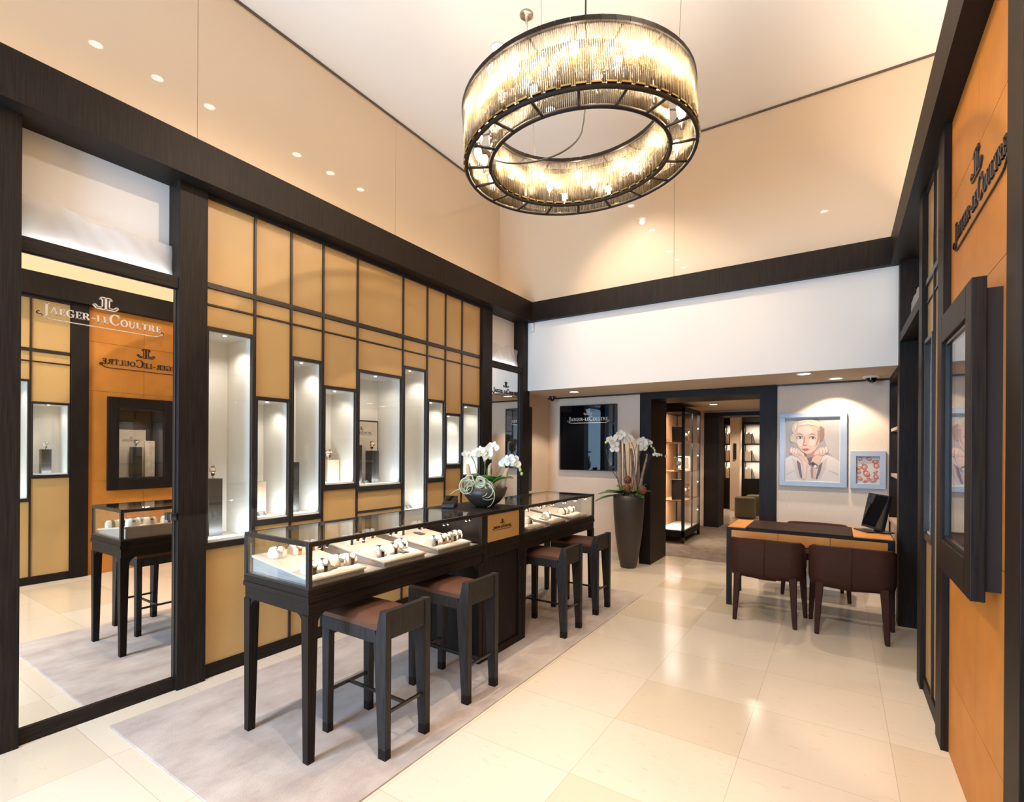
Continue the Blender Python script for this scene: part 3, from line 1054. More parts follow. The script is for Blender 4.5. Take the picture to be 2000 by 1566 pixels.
def downlight(x, y, z, r, label, group, face):
    t = thing('ceiling_downlight', label, 'ceiling light', (x, y, z), group=group)
    MB().lathe([(r, -0.006), (r, 0.0), (r * 0.8, 0.0), (r * 0.78, -0.005), (r, -0.006)], 28, cap=False).build('trim_ring', M_PLASTIC, t)
    MB().lathe([(0.0005, -0.0045), (r * 0.78, -0.0035)], 28, cap=False).build('lamp_face', face, t)
    return t


DL = ['nearest recessed lamp above the left side, reflected in the glossy wall', 'second recessed lamp of the left ceiling row, from the shop front', 'third recessed lamp of the left ceiling row, from the shop front', 'recessed lamp showing behind the ring chandelier', 'fifth recessed lamp of the left ceiling row, hidden by the chandelier', 'last recessed lamp of the left ceiling row, nearest the back', 'recessed lamp in the high ceiling on the right, behind the chandelier', 'unseen fill lamp added in the high ceiling above the right side', 'unseen fill lamp added in the high ceiling near the shop windows, right', 'unseen fill lamp added in the high ceiling near the shop windows, left']
for (x, y), lb in zip(DOWN, DL):
    downlight(x, y, ZC, 0.062, lb, 'recessed lamps in the high ceiling', M_LAMPCOOL)
for (x, y, lb, tgt, e) in ((-0.289, 5.70, 'left one of two recessed lamps in the low soffit by the portrait', (-0.29, 5.75, 0), 60), (-0.03, 6.225, 'right one of two recessed lamps in the low soffit, nearest the portrait', (-0.06, 6.45, 0), 75), (-2.92, 5.94, 'lone recessed lamp in the soffit above the black screen', (-2.92, 6.15, 0), 60)):
    downlight(x, y, 2.272, 0.072, lb, 'recessed lamps in the low soffit', M_LAMPFACE)
    lamp('soffit_beam', 'SPOT', (x, y, 2.262), e * 1.25, WARM, tgt, 0.03, angle=110, blend=0.35)
downlight(-1.79, 9.0, 2.30, 0.075, 'recessed lamp in the ceiling of the next room', None, M_LAMPFACE)
lamp('corridor_beam', 'SPOT', (-1.79, 9.0, 2.285), 70, WARM, (-1.79, 9.0, 0), 0.03, angle=140)
lamp('corridor_beam', 'SPOT', (-1.0, 8.0, 2.285), 70, WARM, (-1.0, 8.0, 0), 0.03, angle=140)
downlight(-1.82, 12.75, 2.38, 0.08, 'recessed lamp in the ceiling of the farthest room', None, M_LAMPFACE)
lamp('library_beam', 'SPOT', (-1.82, 12.75, 2.36), 90, WARM, (-1.82, 12.75, 0), 0.03, angle=140)

# ------------------------------------------------------------------ glass counters
CX0, CX1 = -2.635, -2.078
ZT = 1.057


def counter(y0, y1, end, label):
    """glass case on a dark oak table; end: the y-side with free legs (-1 near, +1 far)"""
    root = thing('display_counter', label, 'display counter', ((CX0 + CX1) / 2, (y0 + y1) / 2, 0), group='glass display counters')
    T = Matrix.Translation(-V(root.location))

    def t():
        m_ = MB()
        m_.xf = T
        return m_
    ye = y0 if end < 0 else y1
    yw = y1 if end < 0 else y0
    # two free legs at the end (tapering down, with a rounded bracket), two short ones against the cabinet
    for x, sx in ((CX0, 1), (CX1, -1)):
        for yy, sy in ((ye, -end), (yw, end)):
            sy_ = 1 if yy == y0 else -1
            a, b = 0.055, 0.042
            lg = t()
            X0, X1 = sorted((x, x + sx * a))
            Y0, Y1 = sorted((yy, yy + sy_ * a))
            bx0, bx1 = sorted((x + sx * 0.004, x + sx * b))
            by0, by1 = sorted((yy + sy_ * 0.004, yy + sy_ * b))
            lg.hexa([(bx0, by0, 0.008), (bx1, by0, 0.008), (bx1, by1, 0.008), (bx0, by1, 0.008)], [(X0, Y0, 0.71), (X1, Y0, 0.71), (X1, Y1, 0.71), (X0, Y1, 0.71)])
            # curved bracket towards the apron, in both directions
            for u, o in (((sx, 0, 0), (x + sx * a, yy + sy_ * 0.006, 0.71)), ((0, sy_, 0), (x + sx * 0.006, yy + sy_ * a, 0.71))):
                arc = [(0, 0)] + [(0.05 - 0.05 * math.sin(th * PI / 12), -0.06 + 0.06 * math.cos(th * PI / 12)) for th in range(6, -1, -1)]
                nn_ = (0, sy_, 0) if u[0] else (sx, 0, 0)
                lg.prism(arc, o, u, (0, 0, 1), nn_, 0.035)
            lg.build('leg', M_WOOD, root, bevel=0.003)
    ap = t()
    ap.box(CX0 + .004, CX1 - .004, y0 + .004, y1 - .004, 0.71, 0.775)
    ap.build('apron', M_WOODH, root, bevel=0.002)
    t().box(CX0 - .004, CX1 + .004, y0 - .004 if end < 0 else y0, y1 + .004 if end > 0 else y1, 0.775, 0.800).build('moulding', M_WOODH, root, bevel=0.003)
    t().box(CX0, CX1, y0, y1, 0.800, 0.832).build('table_top', M_WOODH, root, bevel=0.002)
    t().box(CX0 + .02, CX1 - .02, y0 + .02, y1 - .02, 0.832, 0.840).build('case_floor', M_TRAYSIDE, root)
    p = 0.022
    fr_ = t()
    for x in (CX0, CX1 - p):
        for y in (y0, y1 - p):
            fr_.box(x, x + p, y, y + p, 0.832, ZT - p)
    for x in (CX0, CX1 - p):
        fr_.box(x, x + p, y0, y1, ZT - p, ZT)
        fr_.box(x, x + p, y0 + p, y1 - p, 0.832, 0.842)
    for y in (y0, y1 - p):
        fr_.box(CX0 + p, CX1 - p, y, y + p, ZT - p, ZT)
        fr_.box(CX0 + p, CX1 - p, y, y + p, 0.832, 0.842)
    fr_.build('case_frame', M_FRAME, root, bevel=0.0015)
    t().box(CX0 + p, CX1 - p, y0 + p, y1 - p, ZT - 0.007, ZT - 0.001).build('top_glass', M_GLASS, root)
    t().box(CX1 - 0.009, CX1 - 0.004, y0 + p, y1 - p, 0.842, ZT - p).build('front_glass', M_GLASS, root)
    t().box(CX0 + 0.004, CX0 + 0.009, y0 + p, y1 - p, 0.842, ZT - p).build('back_glass', M_GLASS, root)
    yg = y0 + 0.004 if end < 0 else y1 - 0.009
    t().box(CX0 + p, CX1 - p, yg, yg + 0.005, 0.842, ZT - p).build('end_glass', M_GLASS, root)
    # lamp rail under the front edge, with little lamps
    lr = t()
    lr.box(CX1 - p - 0.014, CX1 - p, y0 + p, y1 - p, ZT - p - 0.004, ZT - p + 0.006)
    lr.build('lamp_rail', M_FRAME, root)
    n = 6
    for i in range(n):
        y = y0 + (y1 - y0) * (i + 0.5) / n
        for k in range(2):
            yy_ = y + k * 0.04 - 0.02
            hd = t().cyl((CX1 - p - 0.016, yy_, ZT - p - 0.002), (CX1 - p - 0.026, yy_, ZT - p - 0.020), 0.0075, 10).build('lamp', M_BLACK, root)
            t().ball((CX1 - p - 0.0262, yy_, ZT - p - 0.0205), 0.0055, 8, 5).build('lamp_face', M_LED, hd)
        lamp('case_light', 'SPOT', (CX1 - p - 0.036, y, ZT - p - 0.026), 3.4, SOFT, (-2.42, y, 0.84), 0.006, angle=140, blend=0.8)
    return root


CA = (1.433, 2.812)
CB = (3.338, 4.705)
counter(CA[0], CA[1], -1, 'near glass display counter on dark legs, nearest the camera')
counter(CB[0], CB[1], 1, 'far glass display counter beyond the middle cabinet, near the tall vase')

# middle cabinet between the two glass cases
cab = thing('counter_cabinet', 'dark wooden cabinet with gold name panel between the two glass counters', 'cabinet', (-2.357, 3.075, 0))
Tc = Matrix.Translation(-V(cab.location))


def C_():
    m_ = MB()
    m_.xf = Tc
    return m_


c = C_()
c.box(-2.635, -2.095, 2.815, 3.335, 0.008, 0.835)
c.build('body', M_WOOD, cab, bevel=0.002)
c = C_()
for (y0, y1, z0, z1) in ((2.815, 2.87, 0.008, 0.835), (3.28, 3.335, 0.008, 0.835), (2.87, 3.28, 0.008, 0.06), (2.87, 3.28, 0.735, 0.835)):
    c.box(-2.095, -2.08, y0, y1, z0, z1)
c.build('front_frame', M_WOOD, cab, bevel=0.002)
c = C_()
c.box(-2.635, -2.10, 2.815, 3.335, 0.835, 1.035)
c.build('upper_body', M_FRAME, cab)
for (y0, y1) in ((2.815, 2.862), (3.288, 3.335)):
    C_().box(-2.10, -2.079, y0, y1, 0.835, 1.035).build('upper_stile', M_FRAME, cab)
C_().box(-2.10, -2.085, 2.864, 3.286, 0.838, 1.033).build('name_panel', M_GOLD, cab)
C_().box(-2.637, -2.077, 2.815, 3.335, 1.035, 1.057).build('top', M_WOODX, cab, bevel=0.002)
lo = lettering('lettering', cab, V((-2.0845, 3.055, 0.926)) - V(cab.location), (0, 1, 0), (0, 0, 1), (1, 0, 0), 0.245, M_LETTERK, 0.002)

# ------------------------------------------------------------------ trays and watches


def tray(name, x0, x1, y0, y1, zf, zb, label, group):
    """sloping display tray: low at the customer's side (+x), high at the back"""
    root = thing(name, label, 'display tray', ((x0 + x1) / 2, (y0 + y1) / 2, 0.842), group=group)
    T = Matrix.Translation(-V(root.location))
    m_ = MB()
    m_.xf = T
    z0 = 0.842
    m_.hexa([(x0, y0 + .008, z0), (x1 - .008, y0 + .008, z0), (x1 - .008, y1 - .008, z0), (x0, y1 - .008, z0)], [(x0, y0 + .008, zb - .01), (x1 - .008, y0 + .008, zf - .01), (x1 - .008, y1 - .008, zf - .01), (x0, y1 - .008, zb - .01)])
    m_.build('wedge', M_TRAYSIDE, root)
    m_ = MB()
    m_.xf = T
    m_.hexa([(x0, y0, zb - .01), (x1, y0, zf - .01), (x1, y1, zf - .01), (x0, y1, zb - .01)], [(x0, y0, zb), (x1, y0, zf), (x1, y1, zf), (x0, y1, zb)])
    m_.build('pad', M_TRAY, root, bevel=0.002)
    return root


def tray_z(tr, x):
    x0, x1, zf, zb = tr
    t = (x - x0) / (x1 - x0)
    return zb + (zf - zb) * t


def watch_proto(strap, case, dial=M_DIAL):
    """watch buckled round a cream half-round cushion; faces +x, base at z = 0"""
    r = thing('watch', 'x', 'watch')
    prof = []
    for i in range(17):
        t = PI * i / 16
        prof.append((0.036 * math.cos(t), 0.058 * math.sin(t) ** 0.62 if 0 < i < 16 else 0.0))
    m_ = MB()
    # cushion: D outline in x-z, swept along y, slightly domed ends
    rings = [(-0.036, 0.80), (-0.030, 0.96), (-0.012, 1.0), (0.012, 1.0), (0.030, 0.96), (0.036, 0.80)]
    vs_, fs = [], []
    n = len(prof)
    for (y, s_) in rings:
        for (a, b) in prof:
            vs_.append((a * s_, y, b * s_ + 0.0005))
    for i in range(len(rings) - 1):
        for k in range(n - 1):
            fs.append((i * n + k, (i + 1) * n + k, (i + 1) * n + k + 1, i * n + k + 1))
        fs.append((i * n + n - 1, (i + 1) * n + n - 1, (i + 1) * n, i * n))
    m_.add(vs_, fs, True)
    m_.add([vs_[k] for k in range(n)], [tuple(range(n))], False)
    m_.add([vs_[(len(rings) - 1) * n + k] for k in range(n)], [tuple(range(n - 1, -1, -1))], False)
    m_.build('cushion', M_CUSH, r)
    m_ = MB()
    o_, i_ = [], []
    for (a, b) in prof:
        o_.append((a * 1.055, b * 1.055))
        i_.append((a * 0.99, b * 0.99))
    for k in range(n - 1):
        m_.hexa([(i_[k][0], -0.010, i_[k][1]), (o_[k][0], -0.010, o_[k][1]), (o_[k][0], 0.010, o_[k][1]), (i_[k][0], 0.010, i_[k][1])], [(i_[k + 1][0], -0.010, i_[k + 1][1]), (o_[k + 1][0], -0.010, o_[k + 1][1]), (o_[k + 1][0], 0.010, o_[k + 1][1]), (i_[k + 1][0], 0.010, i_[k + 1][1])])
    m_.build('strap', strap, r)
    d = V((0.75, 0, 0.66)).normalized()
    c0 = V((0.026, 0, 0.047))
    MB().tube([c0 - d * 0.002, c0 + d * 0.009], 0.0195, 20).build('case', case, r)
    MB().tube([c0 + d * 0.0092, c0 + d * 0.0098], 0.0165, 20).build('dial', dial, r)
    return r


PROTO = {}


def place_watch(kind, x, y, z, label, tilt, group):
    mats_ = {'k': (M_STRAPK, M_STEEL), 'b': (M_STRAPB, M_ROSE), 's': (M_STEEL, M_STEEL), 'g': (M_ROSE, M_ROSE), 'r': (M_STRAPR, M_ROSE), 'kg': (M_STRAPK, M_ROSE)}[kind]
    if kind not in PROTO:
        o = PROTO[kind] = watch_proto(*mats_)
    else:
        o = dup(PROTO[kind])
    o.location = (x, y, z)
    o.rotation_euler = (0, tilt, 0)
    o['label'] = label
    o['group'] = group
    return o


TR = [(-2.625, -2.105, 1.462, 1.800, 0.872, 0.930), (-2.625, -2.105, 1.925, 2.262, 0.872, 0.930), (-2.625, -2.105, 2.372, 2.712, 0.872, 0.930)]
tl = ['sloping beige tray at the near end of the near glass counter', 'middle sloping beige tray of the near glass counter', 'sloping beige tray of the near counter, beside the middle cabinet']
for a, lb in zip(TR, tl):
    tray('display_tray', *a, lb, 'sloping trays in the near counter')
TR2 = [(-2.60, -2.085, 3.43, 3.70, 0.868, 0.93), (-2.60, -2.085, 3.815, 4.105, 0.868, 0.93), (-2.60, -2.085, 4.21, 4.55, 0.868, 0.93)]
tl2 = ['sloping beige tray of the far counter, beside the middle cabinet', 'middle sloping beige tray of the far glass counter', 'sloping beige tray at the far end of the far glass counter']
for a, lb in zip(TR2, tl2):
    tray('display_tray', *a, lb, 'sloping trays in the far counter')
g1, g2 = 'watches in the near glass counter', 'watches in the far glass counter'
WL = [
    (0, 's', -2.52, 1.545, 'steel watch on cream cushion, back row of nearest tray, at the case end'),
    (0, 'g', -2.52, 1.660, 'gold watch on cream cushion, second in the back row of nearest tray'),
    (0, 'kg', -2.20, 1.525, 'black strap watch with gold case, nearest corner of the nearest tray'),
    (0, 'k', -2.20, 1.590, 'dark strap watch half hidden by the corner post of the near counter'),
    (0, 's', -2.22, 1.705, 'steel watch on cream cushion just right of the flat dark card'),
    (0, 'b', -2.21, 1.765, 'brown strap gold watch at right end of the nearest tray'),
    (0, 'r', -2.55, 1.762, 'dark red strap watch at the back right of the nearest tray'),
    (1, 'k', -2.52, 2.010, 'black strap watch at the back left of the middle tray'),
    (1, 'kg', -2.52, 2.100, 'black strap watch with gold case, back row of the middle tray'),
    (1, 'k', -2.22, 1.985, 'blue grey strap watch at the front left of the middle tray'),
    (1, 'kg', -2.22, 2.085, 'dark strap gold watch in the front row centre of the middle tray'),
    (1, 's', -2.27, 2.205, 'steel bracelet watch at the right of the middle tray'),
    (1, 'k', -2.57, 2.215, 'dark strap watch at the back right of the middle tray'),
    (2, 'k', -2.52, 2.440, 'black strap watch at the back left of the third tray'),
    (2, 'k', -2.20, 2.420, 'black strap watch at the front left of the third tray'),
    (2, 'g', -2.20, 2.492, 'gold bracelet watch, second in front row of the third tray'),
    (2, 's', -2.20, 2.552, 'steel watch, third in front row of the third tray'),
    (2, 'k', -2.21, 2.618, 'dark strap watch, fourth in front row of the third tray'),
    (2, 's', -2.22, 2.680, 'steel watch at the right end of the third tray'),
    (2, 'b', -2.57, 2.655, 'brown strap watch at the back right of the third tray'),
]
for k, kind, x, y, lb in WL:
    a = TR[k]
    tilt = math.atan2(a[5] - a[4], a[1] - a[0])
    place_watch(kind, x, y, tray_z((a[0], a[1], a[4], a[5]), x) - 0.0005, lb, tilt, g1)
WL2 = [
    (0, 'k', -2.20, 3.600, 'dark strap watch at the right of the tray nearest the gold name panel'),
    (0, 's', -2.50, 3.580, 'steel watch at the back of the tray nearest the gold name panel'),
    (1, 's', -2.22, 3.960, 'steel watch on large cushion at the front of the far counter middle tray'),
    (1, 'k', -2.52, 3.930, 'dark strap watch at the back left of the far counter middle tray'),
    (1, 'b', -2.50, 4.045, 'brown strap watch at the back right of the far counter middle tray'),
    (2, 'kg', -2.23, 4.285, 'black strap gold watch at the front left of the far end tray'),
    (2, 's', -2.23, 4.360, 'steel watch in the front centre of the far end tray'),
    (2, 's', -2.24, 4.485, 'steel bracelet watch at the front right of the far end tray'),
    (2, 'k', -2.52, 4.330, 'black strap watch at the back left of the far end tray'),
    (2, 'b', -2.54, 4.460, 'brown strap watch at the back right of the far end tray'),
]
for k, kind, x, y, lb in WL2:
    a = TR2[k]
    tilt = math.atan2(a[5] - a[4], a[1] - a[0])
    place_watch(kind, x, y, tray_z((a[0], a[1], a[4], a[5]), x) - 0.0005, lb, tilt, g2)


def card(x, y, z, sx, sy, tilt, label, rz=0.0, name='price_card'):
    r = thing(name, label, 'card', (x, y, z))
    r.rotation_euler = (0, tilt, rz)
    bx(-sx, sx, -sy, sy, 0.0, 0.004).build('plate', M_CARD, r, bevel=0.001)
    m_ = MB()
    for i in range(3):
        m_.box(-sx * .55 + i * sx * .45, -sx * .45 + i * sx * .45, -sy * .6, sy * (.5 - .25 * (i % 2)), 0.004, 0.0044)
    m_.build('print', M_PRINTW, r)
    return r


for k, x, y, lb in ((0, -2.21, 1.645, 'flat dark card in the front row of the nearest tray'), (1, -2.20, 2.150, 'flat dark card in the front row of the middle tray'), (2, -2.45, 2.560, 'flat dark card at the back of the third tray')):
    a = TR[k]
    card(x, y, tray_z((a[0], a[1], a[4], a[5]), x) + 0.0005, 0.038, 0.024, math.atan2(a[5] - a[4], a[1] - a[0]), lb)
a = TR2[1]
card(-2.20, 3.875, tray_z((a[0], a[1], a[4], a[5]), -2.20) + 0.0005, 0.038, 0.024, math.atan2(a[5] - a[4], a[1] - a[0]), 'flat dark card at the front of the far counter middle tray')

# ------------------------------------------------------------------ plinths, watches and cards in the wall niches


def plinth(x, y, z, w_, h, m_, label, group='plinth blocks in the wall niches', rz=0.0, d=None):
    d = d or w_
    o = bx(-d / 2, d / 2, -w_ / 2, w_ / 2, 0, h).build('display_plinth', m_, bevel=0.0015)
    o.location = (x, y, z)
    o.rotation_euler = (0, 0, rz)
    return tag(o, label, 'plinth', group)


WSP = {}


def stand_watch(kind, x, y, z, label, rz=0.0, group='watches standing in wall niches'):
    """wristwatch closed into a ring, standing on a thin pin"""
    if kind not in WSP:
        st, ca = {'b': (M_STRAPB, M_ROSE), 'k': (M_STRAPK, M_STEEL), 's': (M_STEEL, M_STEEL), 'g': (M_ROSE, M_ROSE)}[kind]
        r = thing('watch', 'x', 'watch')
        m_ = MB()
        ring = []
        for i in range(25):
            t = 2 * PI * i / 24
            ring.append((0.027 * math.cos(t), 0.036 * math.sin(t) + 0.054))
        for k in range(24):
            (x0, z0), (x1, z1) = ring[k], ring[k + 1]
            s0, s1 = 0.9, 0.9
            q0 = (x0 * s0, (z0 - .054) * s0 + .054)
            q1 = (x1 * s1, (z1 - .054) * s1 + .054)
            hw = 0.010
            m_.hexa([(q0[0], -hw, q0[1]), (x0, -hw, z0), (x0, hw, z0), (q0[0], hw, q0[1])], [(q1[0], -hw, q1[1]), (x1, -hw, z1), (x1, hw, z1), (q1[0], hw, q1[1])])
        m_.build('strap', st, r)
        MB().tube([(0.024, 0, 0.058), (0.036, 0, 0.060)], 0.0205, 20).build('case', ca, r)
        MB().tube([(0.0362, 0, 0.060), (0.0368, 0, 0.060)], 0.017, 20).build('dial', M_DIAL, r)
        MB().tube([(0, 0, 0.0005), (0, 0, 0.020)], 0.003, 8).build('pin', M_STEEL, r)
        o = WSP[kind] = r
    else:
        o = dup(WSP[kind])
    o.location = (x, y, z)
    o.rotation_euler = (0, 0, rz)
    o['label'] = label
    o['group'] = group
    return o


zs = [a[1] for a in NINFO]
plinth(-3.655, 1.765, zs[0], 0.088, 0.395, M_SLATE, 'tall dark plinth block in the tallest niche')
stand_watch('b', -3.655, 1.765, zs[0] + 0.395, 'brown gold watch standing on the block in the tallest niche', -0.5)
plinth(-3.625, 2.068, zs[1], 0.085, 0.25, M_STONE, 'beige stone plinth block in the second niche')
stand_watch('g', -3.640, 2.055, zs[1] + 0.25, 'gold watch standing on the stone block in the second niche', -0.5)
card(-3.565, 2.07, zs[1] + 0.006, 0.035, 0.03, 0.75, 'dark card leaning before the stone block in the second niche')
plinth(-3.640, 2.352, zs[2], 0.085, 0.392, M_SLATE, 'tall dark plinth block in the third niche')
stand_watch('b', -3.645, 2.335, zs[2] + 0.392, 'brown watch standing on the dark block in the third niche', -0.5)
plinth(-3.665, 2.722, zs[3], 0.115, 0.185, M_STONE, 'beige stone plinth block in the fourth niche')
stand_watch('s', -3.650, 2.690, zs[3] + 0.185, 'white gold watch on the stone block in the fourth niche', -0.5)
stand_watch('g', -3.690, 2.745, zs[3] + 0.185, 'second watch on the stone block in the fourth niche', -0.5)
po = thing('framed_poster', 'cream framed poster leaning at the back of the widest niche', 'poster', (-3.735, 3.10, zs[4]))
bx(-0.012, 0.0, -0.225, 0.225, 0.0, 0.58).build('frame', M_FRAME, po)
bx(0.0, 0.002, -0.212, 0.212, 0.012, 0.567).build('print', M_POSTER, po)
lettering('lettering', po, (0.002, 0.02, 0.455), (0, 1, 0), (0, 0, 1), (1, 0, 0), 0.25, M_LETTERK, 0.001)
plinth(-3.620, 2.965, zs[4], 0.080, 0.345, M_SLATE, 'taller dark plinth block in the widest niche')
stand_watch('s', -3.620, 2.965, zs[4] + 0.345, 'pale watch on the taller block in the widest niche', -0.5)
plinth(-3.545, 2.895, zs[4], 0.070, 0.235, M_SLATE, 'low front dark plinth block in the widest niche')
stand_watch('g', -3.545, 2.895, zs[4] + 0.235, 'gold watch on the low front block in the widest niche', -0.5)
plinth(-3.620, 3.155, zs[4], 0.085, 0.295, M_SLATE, 'right dark plinth block in the widest niche')
stand_watch('g', -3.620, 3.150, zs[4] + 0.295, 'gold watch on the right block in the widest niche', -0.5)
card(-3.57, 3.045, zs[4] + 0.006, 0.03, 0.03, 0.7, 'small dark card between the blocks of the widest niche')
card(-3.56, 3.575, zs[5] + 0.006, 0.035, 0.032, 0.75, 'small dark card at the foot of the tall niche right of the widest one')
# niches of the right wall
zr = nz_m[1]
plinth(0.60, 1.815, zr, 0.085, 0.27, M_SLATE, 'dark plinth block in the niche reflected by the big mirror')
stand_watch('s', 0.60, 1.815, zr + 0.27, 'steel watch on the block in the niche reflected by the big mirror', PI - 0.4)
# wall case contents
wp = thing('framed_poster', 'tall cream board with the shop name in the dark wall case', 'poster', (0.69, 2.66, 1.129))
bx(-0.006, 0.006, -0.16, 0.16, 0.0, 0.60).build('board', M_POSTER, wp)
lettering('lettering', wp, (-0.006, 0, 0.46), (0, -1, 0), (0, 0, 1), (-1, 0, 0), 0.2, M_LETTERK, 0.001)
plinth(0.60, 2.68, 1.1285, 0.10, 0.38, M_SLATE, 'dark plinth block in the dark wall case', None)
stand_watch('s', 0.60, 2.68, 1.5085, 'steel watch on the dark block in the wall case', PI)
plinth(0.60, 2.83, 1.1285, 0.11, 0.46, M_STONE, 'tall beige stone slab in the dark wall case', None, 0, 0.03)

# ------------------------------------------------------------------ bar stools (facing the counter, -x)
t = thing('bar_stool', 'x', 'bar stool', group='bar stools at the glass counters')


def leg_front(y):
    m_ = MB()
    m_.hexa([(-0.232, y - .018, 0.05), (-0.188, y - .018, 0.05), (-0.188, y + .018, 0.05), (-0.232, y + .018, 0.05)], [(-0.238, y - .019, 0.548), (-0.182, y - .019, 0.548), (-0.182, y + .019, 0.548), (-0.238, y + .019, 0.548)])
    return m_


def leg_back(y):
    m_ = MB()
    prof = [(0.196, 0.05), (0.246, 0.05), (0.246, 0.712), (0.203, 0.712), (0.168, 0.575), (0.160, 0.545)]
    m_.prism(prof, (0, y - .019, 0), (1, 0, 0), (0, 0, 1), (0, 1, 0), 0.038)
    # prism pushes along +y with x,z outline: flip so that faces point out
    return m_


for s_ in (-1, 1):
    y = s_ * 0.137
    a = leg_front(y).build('leg', M_STOOL, t, bevel=0.002)
    bx(-0.2315, -0.1885, y - .0175, y + .0175, 0.0, 0.05).build('leg_cap', M_WOOD, a)
    a = leg_back(y).build('leg', M_STOOL, t, bevel=0.002)
    bx(0.1965, 0.2455, y - .0185, y + .0185, 0.0, 0.05).build('leg_cap', M_WOOD, a)
m_ = MB()
m_.box(-0.238, 0.170, -0.156, -0.120, 0.548, 0.612).box(-0.238, 0.170, 0.120, 0.156, 0.548, 0.612).box(-0.238, -0.200, -0.120, 0.120, 0.548, 0.612).box(0.13, 0.168, -0.120, 0.120, 0.548, 0.612)
m_.build('seat_frame', M_STOOL, t, bevel=0.002)
# padded seat, domed
m_ = MB()
nx, ny = 12, 8
vs_, fs = [], []
for i in range(nx + 1):
    for j in range(ny + 1):
        u_, v_ = i / nx, j / ny
        x = -0.236 + 0.420 * u_
        y = -0.154 + 0.308 * v_
        e = min(1.0, (min(u_, 1 - u_) * 9)) ** 0.5 * min(1.0, (min(v_, 1 - v_) * 7)) ** 0.5
        vs_.append((x, y, 0.635 + 0.020 * e + 0.010 * math.sin(PI * v_) * math.sin(PI * u_)))
for i in range(nx):
    for j in range(ny):
        a = i * (ny + 1) + j
        fs.append((a, a + ny + 1, a + ny + 2, a + 1))
m_.add(vs_, fs, True)
m_.box(-0.236, 0.184, -0.154, 0.154, 0.612, 0.636)
m_.build('seat', M_SEAT, t)
MB().box(0.205, 0.240, -0.118, 0.118, 0.572, 0.709).build('backrest', M_STOOL, t, bevel=0.003)
for x in (-0.210, 0.222):
    bx(x - .007, x + .007, -0.119, 0.119, 0.206, 0.220).build('footrest_bar', M_FRAME, t)
bx(-0.203, 0.215, -0.007, 0.007, 0.206, 0.220).build('footrest_bar', M_FRAME, t)
ST = [(1.815, 'bar stool nearest the camera, at the near glass counter', -2.047), (2.447, 'second bar stool from the camera, just before the middle cabinet', -2.047), (3.685, 'bar stool just beyond the middle cabinet, at the far counter', -2.045), (4.348, 'farthest bar stool, at the end of the far counter', -2.062)]
for i, (y, lb, x) in enumerate(ST):
    o = t if i == 0 else dup(t)
    o.location = (x, y, 0.008)
    o['label'] = lb

# ------------------------------------------------------------------ desk
dk = thing('desk', 'long dark desk with tan leather top ends and brown writing pad', 'desk', (-0.256, 5.56, 0))
Td = Matrix.Translation(-V(dk.location))


def D_():
    m_ = MB()
    m_.xf = Td
    return m_


DX0, DX1, DY0, DY1 = -0.917, 0.402, 5.25, 5.885
D_().box(DX0, DX1, DY0, DY1, 0.735, 0.757).build('top_frame', M_WOODX, dk, bevel=0.002)
D_().box(DX0 + .012, -0.748, DY0 + .012, DY1 - .012, 0.757, 0.764).build('leather_top', M_DESKORANGE, dk)
D_().box(0.112, DX1 - .012, DY0 + .012, DY1 - .012, 0.757, 0.764).build('leather_top', M_DESKORANGE, dk)
D_().box(-0.746, 0.110, DY0 - .003, DY1 - .03, 0.757, 0.770).build('writing_pad', M_PAD, dk, bevel=0.002)
D_().box(DX0, DX1, DY0 + 0.012, DY1 - 0.012, 0.620, 0.735).build('apron', M_WOODX, dk)
for (a, b) in ((-0.872, -0.472), (-0.469, -0.060), (-0.057, 0.352)):
    D_().box(a, b, DY0 + 0.002, DY0 + 0.012, 0.628, 0.733).build('drawer_front', M_DESKORANGE, dk, bevel=0.001)
for x0, x1 in ((DX0, DX0 + 0.045), (DX1 - 0.050, DX1)):
    for y0, y1 in ((DY0, DY0 + 0.05), (DY1 - 0.06, DY1 - 0.01)):
        D_().box(x0, x1, y0, y1, 0, 0.735).build('leg', M_WOOD, dk, bevel=0.002)

mo = thing('monitor', 'black flat monitor turned sideways on the right end of the desk', 'monitor', (0.262, 5.70, 0.764))
mo.rotation_euler = (0, 0, math.radians(-66))
# local frame: screen faces -y, leaning back (+y)
MB().box(-0.12, 0.12, -0.10, 0.13, 0.0, 0.012).build('base', M_BLACK, mo, bevel=0.004)
m_ = MB()
m_.hexa([(-0.04, 0.035, 0.012), (0.04, 0.035, 0.012), (0.04, 0.075, 0.012), (-0.04, 0.075, 0.012)], [(-0.03, 0.060, 0.22), (0.03, 0.060, 0.22), (0.03, 0.085, 0.22), (-0.03, 0.085, 0.22)])
m_.build('stand', M_BLACK, mo)
dv = V((0, 0.20, 1)).normalized()
up, nrm = dv, V((0, -1, 0.20)).normalized()
o0 = V((-0.17, -0.01, 0.03))
m_ = MB()
m_.prism([(0, 0), (0.34, 0), (0.34, 0.325), (0, 0.325)], o0 - nrm * 0.03, (1, 0, 0), up, nrm, 0.03)
m_.build('housing', M_BLACK, mo, bevel=0.003)
m_ = MB()
m_.prism([(0.012, 0.02), (0.328, 0.02), (0.328, 0.313), (0.012, 0.313)], o0, (1, 0, 0), up, nrm, 0.001)
m_.build('screen', M_SCREEN, mo)

